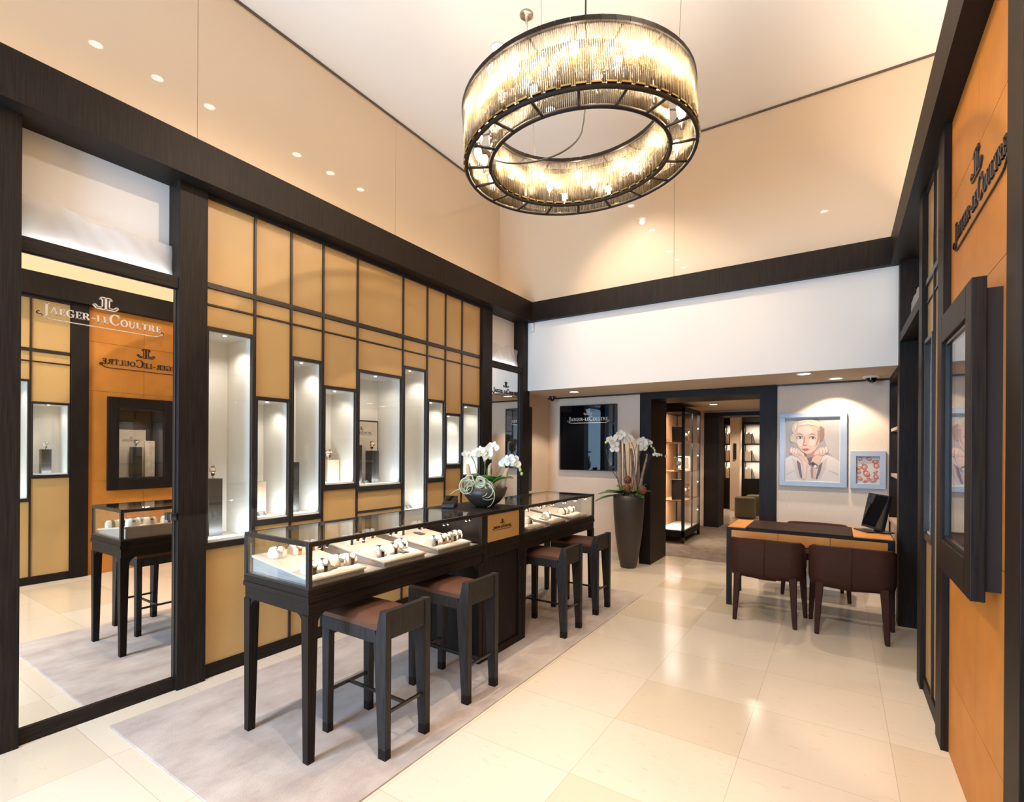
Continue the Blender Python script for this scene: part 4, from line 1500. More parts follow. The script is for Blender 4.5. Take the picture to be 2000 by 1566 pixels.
# ------------------------------------------------------------------ leather tub chairs (back towards -y)
ch = thing('armchair', 'x', 'armchair', group='brown leather tub chairs at the desk')
W_, Dp = 0.300, 0.50
arcp = [(-W_, 0.425 - 0.30 * i / 6) for i in range(7)] + [(-W_ + 0.125 + 0.125 * math.cos(PI + (PI / 2) * i / 8), 0.125 + 0.1225 * math.sin(PI + (PI / 2) * i / 8)) for i in range(1, 9)] + [(-0.175 + 0.175 * i / 4, 0.0025 - 0.006 * (i / 4)) for i in range(1, 5)]
full = arcp + [(-x, y) for x, y in arcp[:-1][::-1]]
m_ = MB()
th = 0.035
inn = []
for i, p in enumerate(full):
    a, b = V(full[max(0, i - 1)]), V(full[min(len(full) - 1, i + 1)])
    d = (b - a).normalized()
    nrm2 = V((-d.y, d.x))
    inn.append((p[0] + nrm2.x * th, p[1] + nrm2.y * th))
vs_, fs = [], []
for i, p in enumerate(full):
    t01 = abs(p[0]) / W_
    zb = 0.382 + 0.022 * t01
    zt_ = 0.736 - 0.006 * t01
    if p[1] > 0.05:
        zt_ -= 0.165 * ((p[1] - 0.05) / 0.375) ** 1.15
    q = inn[i]
    mid = ((p[0] + q[0]) / 2, (p[1] + q[1]) / 2)
    cx_, cy_ = (p[0] * 0.985, p[1] + (0.25 - p[1]) * 0.012)
    vs_ += [(p[0] * 0.97, 0.02 + p[1] * 0.97, zb), (p[0], p[1], zb + 0.06), (p[0], p[1], zt_ - 0.012), (mid[0], mid[1], zt_), (q[0], q[1], zt_ - 0.012), (q[0], q[1], zb)]
for i in range(len(full) - 1):
    for k in range(6):
        j = (k + 1) % 6
        fs.append((i * 6 + k, i * 6 + j, (i + 1) * 6 + j, (i + 1) * 6 + k)[::-1])
fs.append((0, 1, 2, 3, 4, 5)[::-1])
e_ = (len(full) - 1) * 6
fs.append((e_, e_ + 1, e_ + 2, e_ + 3, e_ + 4, e_ + 5))
m_.add(vs_, fs, True)
shell = m_.build('shell', M_LEATHER, ch)
sm = MB()
sm.tube([(0, -0.0045, 0.40), (0, -0.0055, 0.725)], 0.0045, 6)
sm.build('seam', M_LEATHER, shell)
m_ = MB()
cush = [(-0.262, 0.10), (-0.20, 0.042), (0.20, 0.042), (0.262, 0.10), (0.262, 0.425), (-0.262, 0.425)]
m_.prism(cush, (0, 0, 0.385), (1, 0, 0), (0, 1, 0), (0, 0, 1), 0.085)
m_.build('seat', M_LEATHER, ch, bevel=0.02, seg=3)
for (x, y, tx, ty) in ((-0.235, 0.012, -0.215, 0.045), (0.235, 0.012, 0.215, 0.045), (-0.294, 0.405, -0.268, 0.385), (0.294, 0.405, 0.268, 0.385)):
    m_ = MB()
    a, b = 0.016, 0.030
    m_.hexa([(x - a, y - a, 0), (x + a, y - a, 0), (x + a, y + a, 0), (x - a, y + a, 0)], [(tx - b, ty - b, 0.43), (tx + b, ty - b, 0.43), (tx + b, ty + b, 0.43), (tx - b, ty + b, 0.43)])
    m_.build('leg', M_LEATHER, ch, bevel=0.008, seg=2)
for i, (x, y, rz, lb) in enumerate(((-0.536, 4.810, 0, 'left brown leather tub chair in front of the desk'), (0.090, 4.810, 0, 'right brown leather tub chair in front of the desk, by the dark recess'), (-0.195, 6.36, PI, 'brown leather tub chair behind the desk, mostly hidden'))):
    o = ch if i == 0 else dup(ch)
    o.location = (x, y, 0)
    o.rotation_euler = (0, 0, rz)
    o['label'] = lb
# ------------------------------------------------------------------ black screen, pictures, small devices on the walls
tv = thing('wall_screen', 'large black glossy wall screen showing the shop name, left of the doorway', 'screen', (-2.968, 6.498, 1.68))
bx(-0.433, 0.433, -0.050, -0.002, -0.462, 0.462).build('housing', M_BLACK, tv, bevel=0.003)
bx(-0.424, 0.424, -0.052, -0.0505, -0.453, 0.453).build('screen', M_SCREEN, tv)
lettering('lettering', tv, (0.015, -0.052, 0.238), (1, 0, 0), (0, 0, 1), (0, -1, 0), 0.64, M_LETTERW, 0.001)
al = tag(bx(-3.619, -3.585, 5.62, 5.98, 0.93, 2.10).build('wall_screen', M_BLACK, bevel=0.002), 'thin black panel standing in for the screen reflection, behind the far left pillar', 'screen')  # dark panel added in place of the big screen's mirror reflection

m_se = thing('motion_sensor', 'small white motion sensor high in the corner of the white bulkhead', 'sensor', (-3.33, 5.56, 3.085))
bx(-0.030, 0.030, -0.045, 0, -0.055, 0.055).build('housing', M_PLASTIC, m_se, bevel=0.008)
bx(-0.020, 0.020, -0.049, -0.044, -0.038, 0.010).build('lens', M_PRINTW, m_se, bevel=0.002)
m_se.rotation_euler = (0, 0, 0)
for (x, y, r, lb) in ((0.275, 6.25, 0.075, 'dark dome camera under the soffit beside the portrait wall'), (-3.44, 6.30, 0.05, 'small dark dome camera under the soffit above the black screen')):
    c = thing('dome_camera', lb, 'security camera', (x, y, 2.272), group='dome cameras')
    MB().lathe([(r, 0.0), (r, -0.012), (r * 0.85, -0.018), (0.001, -0.018)], 26, cap=False).build('ring', M_PLASTIC if r > .06 else M_BLACK, c)
    MB().lathe([(r * 0.62, -0.017), (r * 0.60, -0.04), (r * 0.45, -0.058), (r * 0.2, -0.068), (0.001, -0.07)], 22, cap=False).build('dome', M_SCREEN, c)

# the portrait: flat painted print
def flat(mb, k, pts, z, o, sx, sz):
    mb.cur = k
    mb.add([(o[0] + sx * a, o[1] - z, o[2] + sz * b) for a, b in pts], [tuple(range(len(pts)))], False)


def ell(cx, cy, rx, ry, n=28, a0=0, a1=360, rot=0.0):
    out = []
    for i in range(n if a1 - a0 == 360 else n + 1):
        t = math.radians(a0 + (a1 - a0) * i / n)
        x, y = rx * math.cos(t), ry * math.sin(t)
        out.append((cx + x * math.cos(rot) - y * math.sin(rot), cy + x * math.sin(rot) + y * math.cos(rot)))
    return out


def pm(name, c):
    return mat(name, tuple(q * 0.66 for q in c), 0.35, spec=0.4)


PC = [pm('print_' + n, c) for n, c in (('background', (0.42, 0.36, 0.33)), ('background_light', (0.56, 0.49, 0.44)), ('hair', (0.70, 0.55, 0.38)), ('hair_dark', (0.34, 0.20, 0.13)), ('skin', (0.77, 0.50, 0.37)), ('skin_light', (0.86, 0.63, 0.50)), ('skin_shade', (0.46, 0.25, 0.18)), ('sweater', (0.77, 0.67, 0.60)), ('sweater_fold', (0.64, 0.53, 0.47)), ('deep_shade', (0.20, 0.11, 0.10)), ('eye', (0.05, 0.04, 0.045)), ('lips', (0.48, 0.15, 0.12)), ('eye_white', (0.75, 0.70, 0.66)), ('strap', (0.05, 0.04, 0.045)), ('steel', (0.72, 0.70, 0.68)), ('hair_light', (0.84, 0.72, 0.54)))]
BG, BG2, HA, HD, SK, SL, SS, SW, SF, DS, EY, LP, EW, ST_, SE, HL = range(16)
p1 = thing('framed_picture', 'large blue grey framed portrait of a fair-haired person resting chin on fists', 'picture', (-0.2455, 6.498, 1.525))
f = MB()
for a in ((-.3215, .3215, -.411, -.356), (-.3215, .3215, .361, .411), (-.3215, -.268, -.356, .361), (.2585, .3215, -.356, .361)):
    f.box(a[0], a[1], -0.038, 0.0, a[2], a[3])
f.build('frame', M_BLUEGREY, p1, bevel=0.002)
bx(-.268, .2585, -0.012, -0.004, -.356, .361).build('backing', M_PAGE, p1)
g = MB()
O_, SX, SZ = (-0.264, -0.0125, -0.345), 0.5185, 0.698
zz = [0.0]


def P_(k, pts):
    zz[0] += 0.00012
    flat(g, k, pts, zz[0], O_, SX, SZ)


P_(BG, [(0, 0), (1, 0), (1, 1), (0, 1)])
P_(BG2, [(0.62, 1), (0.80, 0.45), (1, 0.30), (1, 1)])
P_(HD, ell(0.43, 0.80, 0.30, 0.175))
P_(HA, ell(0.42, 0.825, 0.295, 0.155))
P_(HA, ell(0.20, 0.68, 0.105, 0.085))
P_(HD, ell(0.655, 0.74, 0.075, 0.13))
P_(HL, ell(0.36, 0.885, 0.19, 0.075, rot=0.25))
P_(HL, ell(0.55, 0.90, 0.10, 0.05, rot=-0.5))
P_(HD, ell(0.47, 0.90, 0.012, 0.07, rot=-0.2))
P_(HD, ell(0.40, 0.90, 0.010, 0.065, rot=0.1))
# sweater and neck
P_(SW, [(0, 0), (1, 0), (1, 0.31), (0.88, 0.38), (0.74, 0.42), (0.60, 0.44), (0.40, 0.44), (0.20, 0.42), (0.08, 0.385), (0, 0.34)])
P_(DS, [(0.34, 0.46), (0.60, 0.46), (0.66, 0.34), (0.50, 0.20), (0.40, 0.30)])
P_(SS, [(0.38, 0.47), (0.56, 0.47), (0.55, 0.38), (0.42, 0.36)])
P_(SF, [(0.13, 0.36), (0.27, 0.26), (0.33, 0.02), (0.24, 0.03), (0.17, 0.22)])
P_(DS, [(0.22, 0.33), (0.29, 0.27), (0.33, 0.02), (0.29, 0.04), (0.24, 0.2)])
P_(SF, [(0.78, 0.37), (0.64, 0.26), (0.57, 0.02), (0.66, 0.02), (0.76, 0.2)])
P_(DS, [(0.70, 0.30), (0.63, 0.24), (0.57, 0.02), (0.60, 0.02), (0.66, 0.14)])
P_(SF, [(0.02, 0.10), (0.20, 0.17), (0.20, 0.155), (0.02, 0.07)])
P_(SF, [(0.98, 0.12), (0.80, 0.18), (0.80, 0.165), (0.98, 0.09)])
# face
P_(SK, [(0.19, 0.76), (0.21, 0.64), (0.25, 0.54), (0.32, 0.465), (0.40, 0.425), (0.47, 0.43), (0.56, 0.49), (0.62, 0.58), (0.655, 0.70), (0.64, 0.80), (0.56, 0.875), (0.42, 0.90), (0.28, 0.88), (0.21, 0.83)])
P_(SL, ell(0.37, 0.80, 0.14, 0.07))
P_(SL, ell(0.28, 0.62, 0.06, 0.07))
P_(SL, ell(0.50, 0.61, 0.06, 0.06))
P_(SS, [(0.60, 0.58), (0.655, 0.70), (0.64, 0.80), (0.60, 0.80), (0.605, 0.68), (0.56, 0.53)])
P_(SS, [(0.355, 0.70), (0.375, 0.70), (0.365, 0.60), (0.335, 0.585), (0.33, 0.57), (0.36, 0.56), (0.345, 0.60)])
P_(SS, ell(0.375, 0.562, 0.045, 0.010))
for (x, y, s_) in ((0.275, 0.685, 1), (0.51, 0.68, -1)):
    P_(SS, ell(x, y + 0.004, 0.070, 0.026, rot=0.05 * s_))
    P_(EW, ell(x, y - 0.002, 0.048, 0.015))
    P_(EY, ell(x + 0.008, y, 0.020, 0.017))
    P_(EY, [(x - 0.055, y + 0.006), (x, y + 0.018), (x + 0.055, y + 0.006), (x, y + 0.026)])
    P_(HD, [(x - 0.075, y + 0.045), (x, y + 0.062), (x + 0.075, y + 0.042), (x, y + 0.076)])
P_(LP, [(0.31, 0.50), (0.36, 0.515), (0.385, 0.51), (0.41, 0.516), (0.465, 0.502), (0.41, 0.475), (0.36, 0.475)])
P_(DS, [(0.315, 0.501), (0.385, 0.505), (0.46, 0.503), (0.385, 0.496)])
P_(HA, [(0.20, 0.78), (0.24, 0.87), (0.42, 0.90), (0.60, 0.86), (0.655, 0.78), (0.60, 0.95), (0.42, 0.985), (0.25, 0.95)])
P_(HL, [(0.24, 0.88), (0.42, 0.905), (0.55, 0.885), (0.42, 0.95)])
P_(HA, ell(0.15, 0.66, 0.06, 0.05))
# hands and forearms
P_(SK, [(0.20, 0.43), (0.28, 0.40), (0.40, 0.38), (0.44, 0.30), (0.40, 0.02), (0.32, 0.02), (0.34, 0.22), (0.30, 0.32)])
P_(SK, [(0.52, 0.37), (0.58, 0.42), (0.70, 0.40), (0.66, 0.30), (0.60, 0.20), (0.56, 0.04), (0.50, 0.02), (0.47, 0.16), (0.49, 0.30)])
P_(SL, [(0.35, 0.30), (0.40, 0.28), (0.38, 0.03), (0.35, 0.03)])
P_(SS, [(0.50, 0.30), (0.53, 0.28), (0.53, 0.05), (0.50, 0.03), (0.48, 0.16)])
for (hx, hy, s_) in ((0.20, 0.475, 1), (0.68, 0.485, -1)):
    P_(SK, ell(hx, hy - 0.02, 0.105, 0.062, rot=-0.2 * s_))
    for i in range(4):
        x = hx - s_ * 0.085 + s_ * 0.047 * i
        y = hy + 0.012 - 0.012 * i
        P_(SS, ell(x + 0.006, y - 0.004, 0.026, 0.050, 16, rot=-0.3 * s_))
        P_(SL if i < 3 else SK, ell(x, y, 0.023, 0.047, 16, rot=-0.3 * s_))
    P_(SK, ell(hx + s_ * 0.105, hy - 0.045, 0.024, 0.05, 16, rot=0.7 * s_))
P_(ST_, [(0.47, 0.27), (0.52, 0.30), (0.61, 0.25), (0.60, 0.20), (0.53, 0.22)])
P_(SE, ell(0.565, 0.225, 0.030, 0.026))
P_(EW, ell(0.565, 0.225, 0.020, 0.018))
g.build('print', PC, p1)

p2 = thing('framed_picture', 'small blue grey framed picture of red rings on white, right of the portrait', 'picture', (0.260, 6.498, 1.3115))
f = MB()
for a in ((-.153, .153, -.199, -.146), (-.153, .153, .146, .199), (-.153, -.102, -.146, .146), (.102, .153, -.146, .146)):
    f.box(a[0], a[1], -0.038, 0.0, a[2], a[3])
f.build('frame', M_BLUEGREY, p2, bevel=0.002)
g = MB()
O_, SX, SZ, zz[0] = (-0.102, -0.012, -0.146), 0.204, 0.292, 0.0
M_RED = pm('print_red', (0.62, 0.13, 0.07))
M_RED2 = pm('print_pale_red', (0.74, 0.34, 0.24))
M_PW = pm('print_paper', (0.70, 0.64, 0.57))
P_(2, [(0, 0), (1, 0), (1, 1), (0, 1)])
rnd = random.Random(3)
for (x, y, rx, ry) in ((0.55, 0.90, .12, .07), (0.82, 0.80, .14, .07), (0.86, 0.65, .13, .10), (0.36, 0.60, .14, .10), (0.12, 0.57, .13, .05), (0.10, 0.44, .11, .08), (0.44, 0.37, .16, .11), (0.82, 0.43, .10, .04), (0.84, 0.26, .11, .09), (0.16, 0.19, .12, .07), (0.45, 0.13, .17, .05), (0.72, 0.13, .13, .06), (0.18, 0.90, .09, .06), (0.28, 0.74, .06, .04)):
    P_(0, ell(x, y, rx, ry, 20, rot=rnd.uniform(-.5, .5)))
    P_(1, ell(x + .01, y, rx * .68, ry * .66, 18))
    P_(2, ell(x - .01, y + .01, rx * .34, ry * .4, 14))
    P_(0, ell(x + .02, y - .01, rx * .16, ry * .3, 10))
g.build('print', [M_RED, M_RED2, M_PW], p2)


# ------------------------------------------------------------------ flowers
def flower_mb(r=0.045):
    """orchid bloom facing +x: two broad petals, three sepals, small lip"""
    m_ = MB()

    def petal(ang, ln, wd, cup):
        n = 7
        vs_, fs = [], []
        for i in range(n + 1):
            t = i / n
            half = wd * math.sin(PI * min(1, t * 0.93 + 0.05)) ** 0.6
            for j in (-1, -0.5, 0, 0.5, 1):
                a, b = ln * t, half * j
                x = cup * (t * t) + 0.15 * half * abs(j)
                y = a * math.cos(ang) - b * math.sin(ang)
                z = a * math.sin(ang) + b * math.cos(ang)
                vs_.append((x, y, z))
        for i in range(n):
            for j in range(4):
                fs.append((i * 5 + j, i * 5 + j + 1, (i + 1) * 5 + j + 1, (i + 1) * 5 + j))
        m_.add(vs_, fs, True)
    m_.cur = 0
    for ang, ln, wd in ((PI / 2, 1.0, .34), (PI * 7 / 6, .95, .32), (PI * 11 / 6, .95, .32)):
        petal(ang, ln * r, wd * r, -0.15 * r)
    for ang in (0.12, PI - 0.12):
        petal(ang, 1.1 * r, 0.58 * r, 0.12 * r)
    m_.cur = 1
    m_.ball((0.22 * r, 0, -0.10 * r), (0.26 * r, 0.16 * r, 0.2 * r), 8, 6)
    return m_


FL = flower_mb().build('flower', [M_PETAL, M_LIP]).data
bpy.data.objects.remove(bpy.data.objects['flower'])


def put_flower(parent, p, d, s_, roll=0.0):
    o = bpy.data.objects.new('flower', FL)
    COL.objects.link(o)
    o.parent = parent
    q = V(d).to_track_quat('X', 'Z')
    o.rotation_euler = (q.to_matrix() @ Matrix.Rotation(roll, 3, 'X')).to_euler()
    o.location = p
    o.scale = (s_, s_, s_)
    return o


def bez(p0, p1, p2, p3, n=14):
    out = []
    for i in range(n + 1):
        t = i / n
        out.append(V(p0) * (1 - t) ** 3 + V(p1) * 3 * t * (1 - t) ** 2 + V(p2) * 3 * t * t * (1 - t) + V(p3) * t ** 3)
    return out


def leaf(parent, p, d, ln, wd, droop, name='leaf', m_=None):
    n = 9
    d = V(d).normalized()
    side = d.cross(V((0, 0, 1))).normalized()
    vs_, fs = [], []
    for i in range(n + 1):
        t = i / n
        c_ = V(p) + d * ln * t + V((0, 0, -droop * t * t * ln))
        h = wd * math.sin(PI * (0.06 + 0.92 * t)) ** 0.7
        for j in (-1, -.5, 0, .5, 1):
            vs_.append(c_ + side * h * j + V((0, 0, 0.25 * h * abs(j))))
    for i in range(n):
        for j in range(4):
            fs.append((i * 5 + j, i * 5 + j + 1, (i + 1) * 5 + j + 1, (i + 1) * 5 + j))
    mb = MB()
    mb.add(vs_, fs, True)
    o = mb.build(name, m_ or M_LEAF, parent)
    sd = o.modifiers.new('thick', 'SOLIDIFY')
    sd.thickness = 0.003
    return o


TOCAM = V((0.6, -0.8, 0.0))
# bowl arrangement on the middle cabinet
bo = thing('orchid_bowl', 'white orchids and curly pale air plant in a dark bowl on the middle cabinet', 'plant', (-2.325, 3.16, ZT))
prof = [(0.055, 0.0), (0.070, 0.004), (0.118, 0.035), (0.158, 0.085), (0.178, 0.150), (0.170, 0.150), (0.150, 0.092), (0.105, 0.042), (0.001, 0.035)]
MB().lathe(prof, 40, cap=True).build('bowl', M_BOWL, bo)
MB().lathe([(0.001, 0.132), (0.10, 0.140), (0.165, 0.128)], 24, cap=False).build('mulch', M_SOIL, bo)
RT = V((math.cos(yaw), math.sin(yaw), 0))      # a direction across the arrangement
BK = V((-math.sin(yaw), math.cos(yaw), 0))


def bp(a, z, b=0.0):
    return RT * a + BK * b + V((0, 0, z))


stems = [
    ([bp(-.05, .14), bp(-.06, .30), bp(-.09, .43), bp(-.16, .405)], [(0.80, 'b'), (0.90, 's'), (1.0, 's')]),
    ([bp(.0, .14), bp(-.01, .30), bp(.00, .45), bp(.06, .47)], [(.50, 'b'), (.64, 'f'), (.72, 'f'), (.80, 'f'), (.88, 'f'), (.95, 'f'), (1.0, 'f')]),
    ([bp(.02, .14, .03), bp(.02, .32), bp(-.04, .46), bp(-.055, .43)], [(.74, 'f'), (.82, 'f'), (.90, 'f'), (1.0, 'f')]),
    ([bp(.06, .14), bp(.10, .30), bp(.20, .48), bp(.29, .26)], [(.52, 'f'), (.60, 'f'), (.68, 'f'), (.76, 'f'), (.83, 'f'), (.90, 'b'), (.96, 'b'), (1.0, 'b')]),
]
rnd = random.Random(11)


def spray(parent, pts, marks, fs=1.0, stem=0.0035, sm_=M_STEM):
    c_ = bez(*pts)
    MB().tube(c_, [stem] * len(c_), 6).build('stem', sm_, parent)
    for t, k in marks:
        x = t * (len(c_) - 1)
        i = min(int(x), len(c_) - 2)
        p = c_[i].lerp(c_[i + 1], x - i)
        off = TOCAM * 0.02 + RT * rnd.uniform(-.012, .012) + V((0, 0, rnd.uniform(-.014, .014)))
        if k == 'b':
            MB().ball(p + off * 0.6, (0.011 * fs, 0.011 * fs, 0.014 * fs), 10, 7).build('bud', M_BUD, parent)
        else:
            d = TOCAM + RT * rnd.uniform(-.6, .6) + V((0, 0, rnd.uniform(-.25, .35)))
            put_flower(parent, p + off, d, fs * (0.95 if k == 'f' else 0.55), rnd.uniform(-.3, .3))


for pts, marks in stems:
    spray(bo, pts, marks, 1.06)
for a, z, b, d, ln in ((-.02, .15, 0, RT * -1 + V((0, 0, .55)), .17), (.03, .15, -.02, RT * 1 + TOCAM * .5 + V((0, 0, .45)), .19), (.02, .15, 0, RT * .3 + TOCAM + V((0, 0, .6)), .17), (0, .15, .04, BK + RT * -.5 + V((0, 0, .6)), .16)):
    leaf(bo, bp(a + .03, z + .03, b - .05), V(d) + V((0, 0, .35)), ln * 1.15, 0.06, 0.35)
for k in range(4):
    a0 = (.10, .03, .13, -.13)[k]
    pts = bez(bp(a0, .13, -.03), bp(a0 + .03, .22, -.03), bp(a0 + (.10, -.02, .03, -.02)[k], .24 + .03 * k, 0), bp(a0 + (.05, .02, .06, .0)[k], (.27, .34, .30, .33)[k], 0), 8)
    MB().tube(pts, [0.024, .022, .020, .019, .018, .016, .014, .011, .006] if k != 1 else [0.014] * 8 + [.005], 8).build('driftwood', M_DRIFT, bo)
# curly air plant spilling over the near side
for k in range(22):
    # each leaf leaves the rosette, then rolls into a loose ring
    c0 = bp(-.065 + rnd.uniform(-.01, .01), .165, -.09)
    a = rnd.uniform(-0.5, 3.6)
    out = RT * math.cos(a) + V((0, 0, math.sin(a) * 0.8)) + TOCAM * rnd.uniform(0.1, 0.9)
    out.normalize()
    r = rnd.uniform(.026, .050)
    turn = 1 if math.cos(a) > 0 else -1
    p1 = c0 + out * rnd.uniform(.03, .075)
    sidev = (RT * rnd.uniform(.75, 1.0) + TOCAM * rnd.uniform(-.5, .5)).normalized()
    cen = p1 + sidev * turn * r * 0.6 - V((0, 0, r * 0.8))
    pts = [c0, c0.lerp(p1, .5)]
    n_ = 16
    sw = rnd.uniform(3.6, 6.0)
    for i in range(n_ + 1):
        t_ = i / n_
        an = PI * 0.62 - sw * t_
        rr = r * (1 + .35 * (1 - t_))
        pts.append(cen + sidev * turn * math.cos(an) * rr + V((0, 0, math.sin(an) * rr)) + TOCAM * .03 * t_)
    pts = [V((p.x, p.y, max(p.z, 0.012))) for p in pts]
    n = len(pts)
    MB().tube(pts, [0.0070 * (1 - .75 * i / n) for i in range(n)], 6).build('curly_leaf', M_AIR, bo)
pts = bez(bp(-.10, .14, -.10), bp(-.16, .16, -.12), bp(-.22, .14, -.10), bp(-.27, .09, -.08), 10)
MB().tube(pts, [0.006 - .00045 * i for i in range(11)], 6).build('curly_leaf', M_AIR, bo)
pts = bez(bp(.03, .16, -.12), bp(.10, .18, -.22), bp(.10, .03, -.19), bp(.03, .012, -.17), 12)
MB().tube(pts, [0.006 - .0004 * i for i in range(13)], 6).build('curly_leaf', M_AIR, bo)

dv_ = thing('payment_terminal', 'small black device behind the orchid bowl on the middle cabinet', 'device', (-2.50, 2.945, ZT), 0.5)
m_ = MB()
m_.hexa([(-.05, -.075, 0), (.05, -.075, 0), (.05, .075, 0), (-.05, .075, 0)], [(-.05, -.075, .025), (.05, -.075, .025), (.05, .075, .085), (-.05, .075, .085)])
m_.build('housing', M_BLACK, dv_, bevel=0.006)
m_ = MB()
m_.hexa([(-.035, -.02, .046), (.035, -.02, .046), (.035, .06, .078), (-.035, .06, .078)], [(-.035, -.02, .0485), (.035, -.02, .0485), (.035, .06, .0805), (-.035, .06, .0805)])
m_.build('screen', M_SCREEN, dv_)

# tall vase of orchids and branches
va = thing('orchid_vase', 'tall dark tapered floor vase with white orchids and bare branches by the doorway', 'plant', (-2.262, 6.205, 0))
MB().lathe([(0.095, 0.0), (0.102, 0.01), (0.135, 0.18), (0.168, 0.42), (0.190, 0.68), (0.197, 0.86), (0.196, 0.93), (0.184, 0.93), (0.182, 0.86), (0.001, 0.85)], 40).build('vase', M_VASE, va)
MB().lathe([(0.001, 0.905), (0.10, 0.91), (0.184, 0.885)], 24, cap=False).build('mulch', M_SOIL, va)
for a, b, z1, a1, r0 in ((-.10, 0, 1.71, -.12, .026), (-.01, .05, 1.72, -.06, .021), (.09, -.02, 1.55, .02, .024), (.12, .03, 1.60, .13, .019), (.14, -.04, 1.48, .22, .020)):
    pts = bez(bp(a, .89, b), bp(a - .02, 1.15, b), bp(a1 + .02, 1.4, b + .02), bp(a1, z1 - .02, b), 10)
    MB().tube(pts, [r0 * (1 - .035 * i) * (1 + .08 * math.sin(i * 2.3)) for i in range(11)], 9).build('branch', M_BARK, va)
sp = [
    ([bp(-.06, .90, -.05), bp(-.28, 1.2, -.05), bp(-.10, 1.75, -.08), bp(-.33, 1.60, -.10)], [(.62, 'f'), (.69, 'f'), (.76, 'f'), (.83, 'f'), (.89, 'f'), (.94, 's'), (.97, 'b'), (1.0, 'b')]),
    ([bp(-.05, .90, .0), bp(-.12, 1.4, -.05), bp(-.02, 1.80, -.08), bp(-.18, 1.68, -.10)], [(.66, 'f'), (.72, 'f'), (.79, 'f'), (.86, 'f'), (.93, 'f'), (1.0, 'f')]),
    ([bp(-.02, .90, -.05), bp(.0, 1.3, -.05), bp(.0, 1.85, -.08), bp(-.06, 1.60, -.08)], [(.70, 'f'), (.80, 'f'), (.88, 'f'), (.96, 'f')]),
    ([bp(.03, .90, -.05), bp(-.02, 1.4, -.05), bp(.13, 1.85, -.08), bp(.16, 1.52, -.10)], [(.66, 'f'), (.74, 'f'), (.80, 'f'), (.86, 'f'), (.92, 'f'), (.97, 'f')]),
    ([bp(.06, .90, 0), bp(.12, 1.4, 0), bp(.15, 1.80, -.05), bp(.31, 1.50, -.08)], [(.56, 'f'), (.62, 'f'), (.68, 'f'), (.74, 'f'), (.80, 'f'), (.86, 's'), (.91, 'b'), (.95, 'b'), (1.0, 'b')]),
    ([bp(.10, .90, 0), bp(.13, 1.2, 0), bp(.22, 1.55, -.05), bp(.45, 1.43, -.06)], [(.78, 's'), (.86, 's'), (.93, 'b'), (1.0, 'b')]),
    ([bp(-.08, .90, 0), bp(-.10, 1.2, 0), bp(-.28, 1.2, 0), bp(-.29, 1.52, 0)], []),
    ([bp(.05, .90, .05), bp(.05, 1.2, 0), bp(.15, 1.4, 0), bp(.02, 1.62, 0)], []),
]
for pts, marks in sp:
    spray(va, pts, marks, 1.28, 0.004, M_STEMB)
for a, z, d, ln in ((-.08, .93, RT * -1 + V((0, 0, .25)), .30), (-.10, .91, RT * -1 + TOCAM * .2 + V((0, 0, .05)), .32), (-.04, .93, RT * -.6 + TOCAM * .6 + V((0, 0, .45)), .22), (0, .93, TOCAM + RT * .2 + V((0, 0, .3)), .2), (.06, .93, RT * .8 + V((0, 0, .9)), .24), (.03, .93, RT * .5 + TOCAM + V((0, 0, .1)), .2), (-.03, .94, BK + RT * -.4 + V((0, 0, .8)), .24), (-.09, .93, RT * -1 + TOCAM * .5 + V((0, 0, .5)), .26), (.05, .93, TOCAM + RT * -.3 + V((0, 0, .55)), .2), (.09, .93, RT + TOCAM * .6 + V((0, 0, .6)), .2)):
    leaf(va, bp(a, z + .01), d, ln * 1.1, 0.056, 0.25)
for a, z, b in ((-.05, 1.03, -.13), (.155, 1.0, -.10), (-.02, 1.12, -.02)):
    c_ = MB()
    c_.ball(bp(a, z, b), (.042, .042, .050), 12, 9)
    for i in range(60):
        th_, ph_ = i * 2.399, math.acos(1 - 2 * (i + .5) / 60)
        q = bp(a, z, b) + V((math.sin(ph_) * math.cos(th_) * .043, math.sin(ph_) * math.sin(th_) * .043, math.cos(ph_) * .051))
        c_.ball(q, .0075, 5, 4)
    c_.build('pine_cone', M_CONE, va)

# ------------------------------------------------------------------ ring chandelier
nrm = V((-0.03366, -0.05759, 1)).normalized()
cc = thing('ring_chandelier', 'huge round ring chandelier of glass rods hanging from the high ceiling', 'chandelier', (-1.468, 3.03, 3.417))
cc.rotation_euler = nrm.to_track_quat('Z', 'Y').to_euler()
CHM = cc.rotation_euler.to_matrix()
CHI = CHM.inverted()
RO, RI, HC = 0.748, 0.590, 0.335


def torus(R_, r, z, n=96, k=8):
    m_ = MB()
    vs_, fs = [], []
    for i in range(n):
        t = 2 * PI * i / n
        for j in range(k):
            a = 2 * PI * j / k
            vs_.append(((R_ + r * math.cos(a)) * math.cos(t), (R_ + r * math.cos(a)) * math.sin(t), z + r * math.sin(a)))
    for i in range(n):
        for j in range(k):
            i2, j2 = (i + 1) % n, (j + 1) % k
            fs.append((i * k + j, i2 * k + j, i2 * k + j2, i * k + j2))
    m_.add(vs_, fs, True)
    return m_


torus(RO, 0.013, 0.0).build('lower_outer_ring', M_CHAND, cc)
torus(RI, 0.013, 0.0).build('lower_inner_ring', M_CHAND, cc)


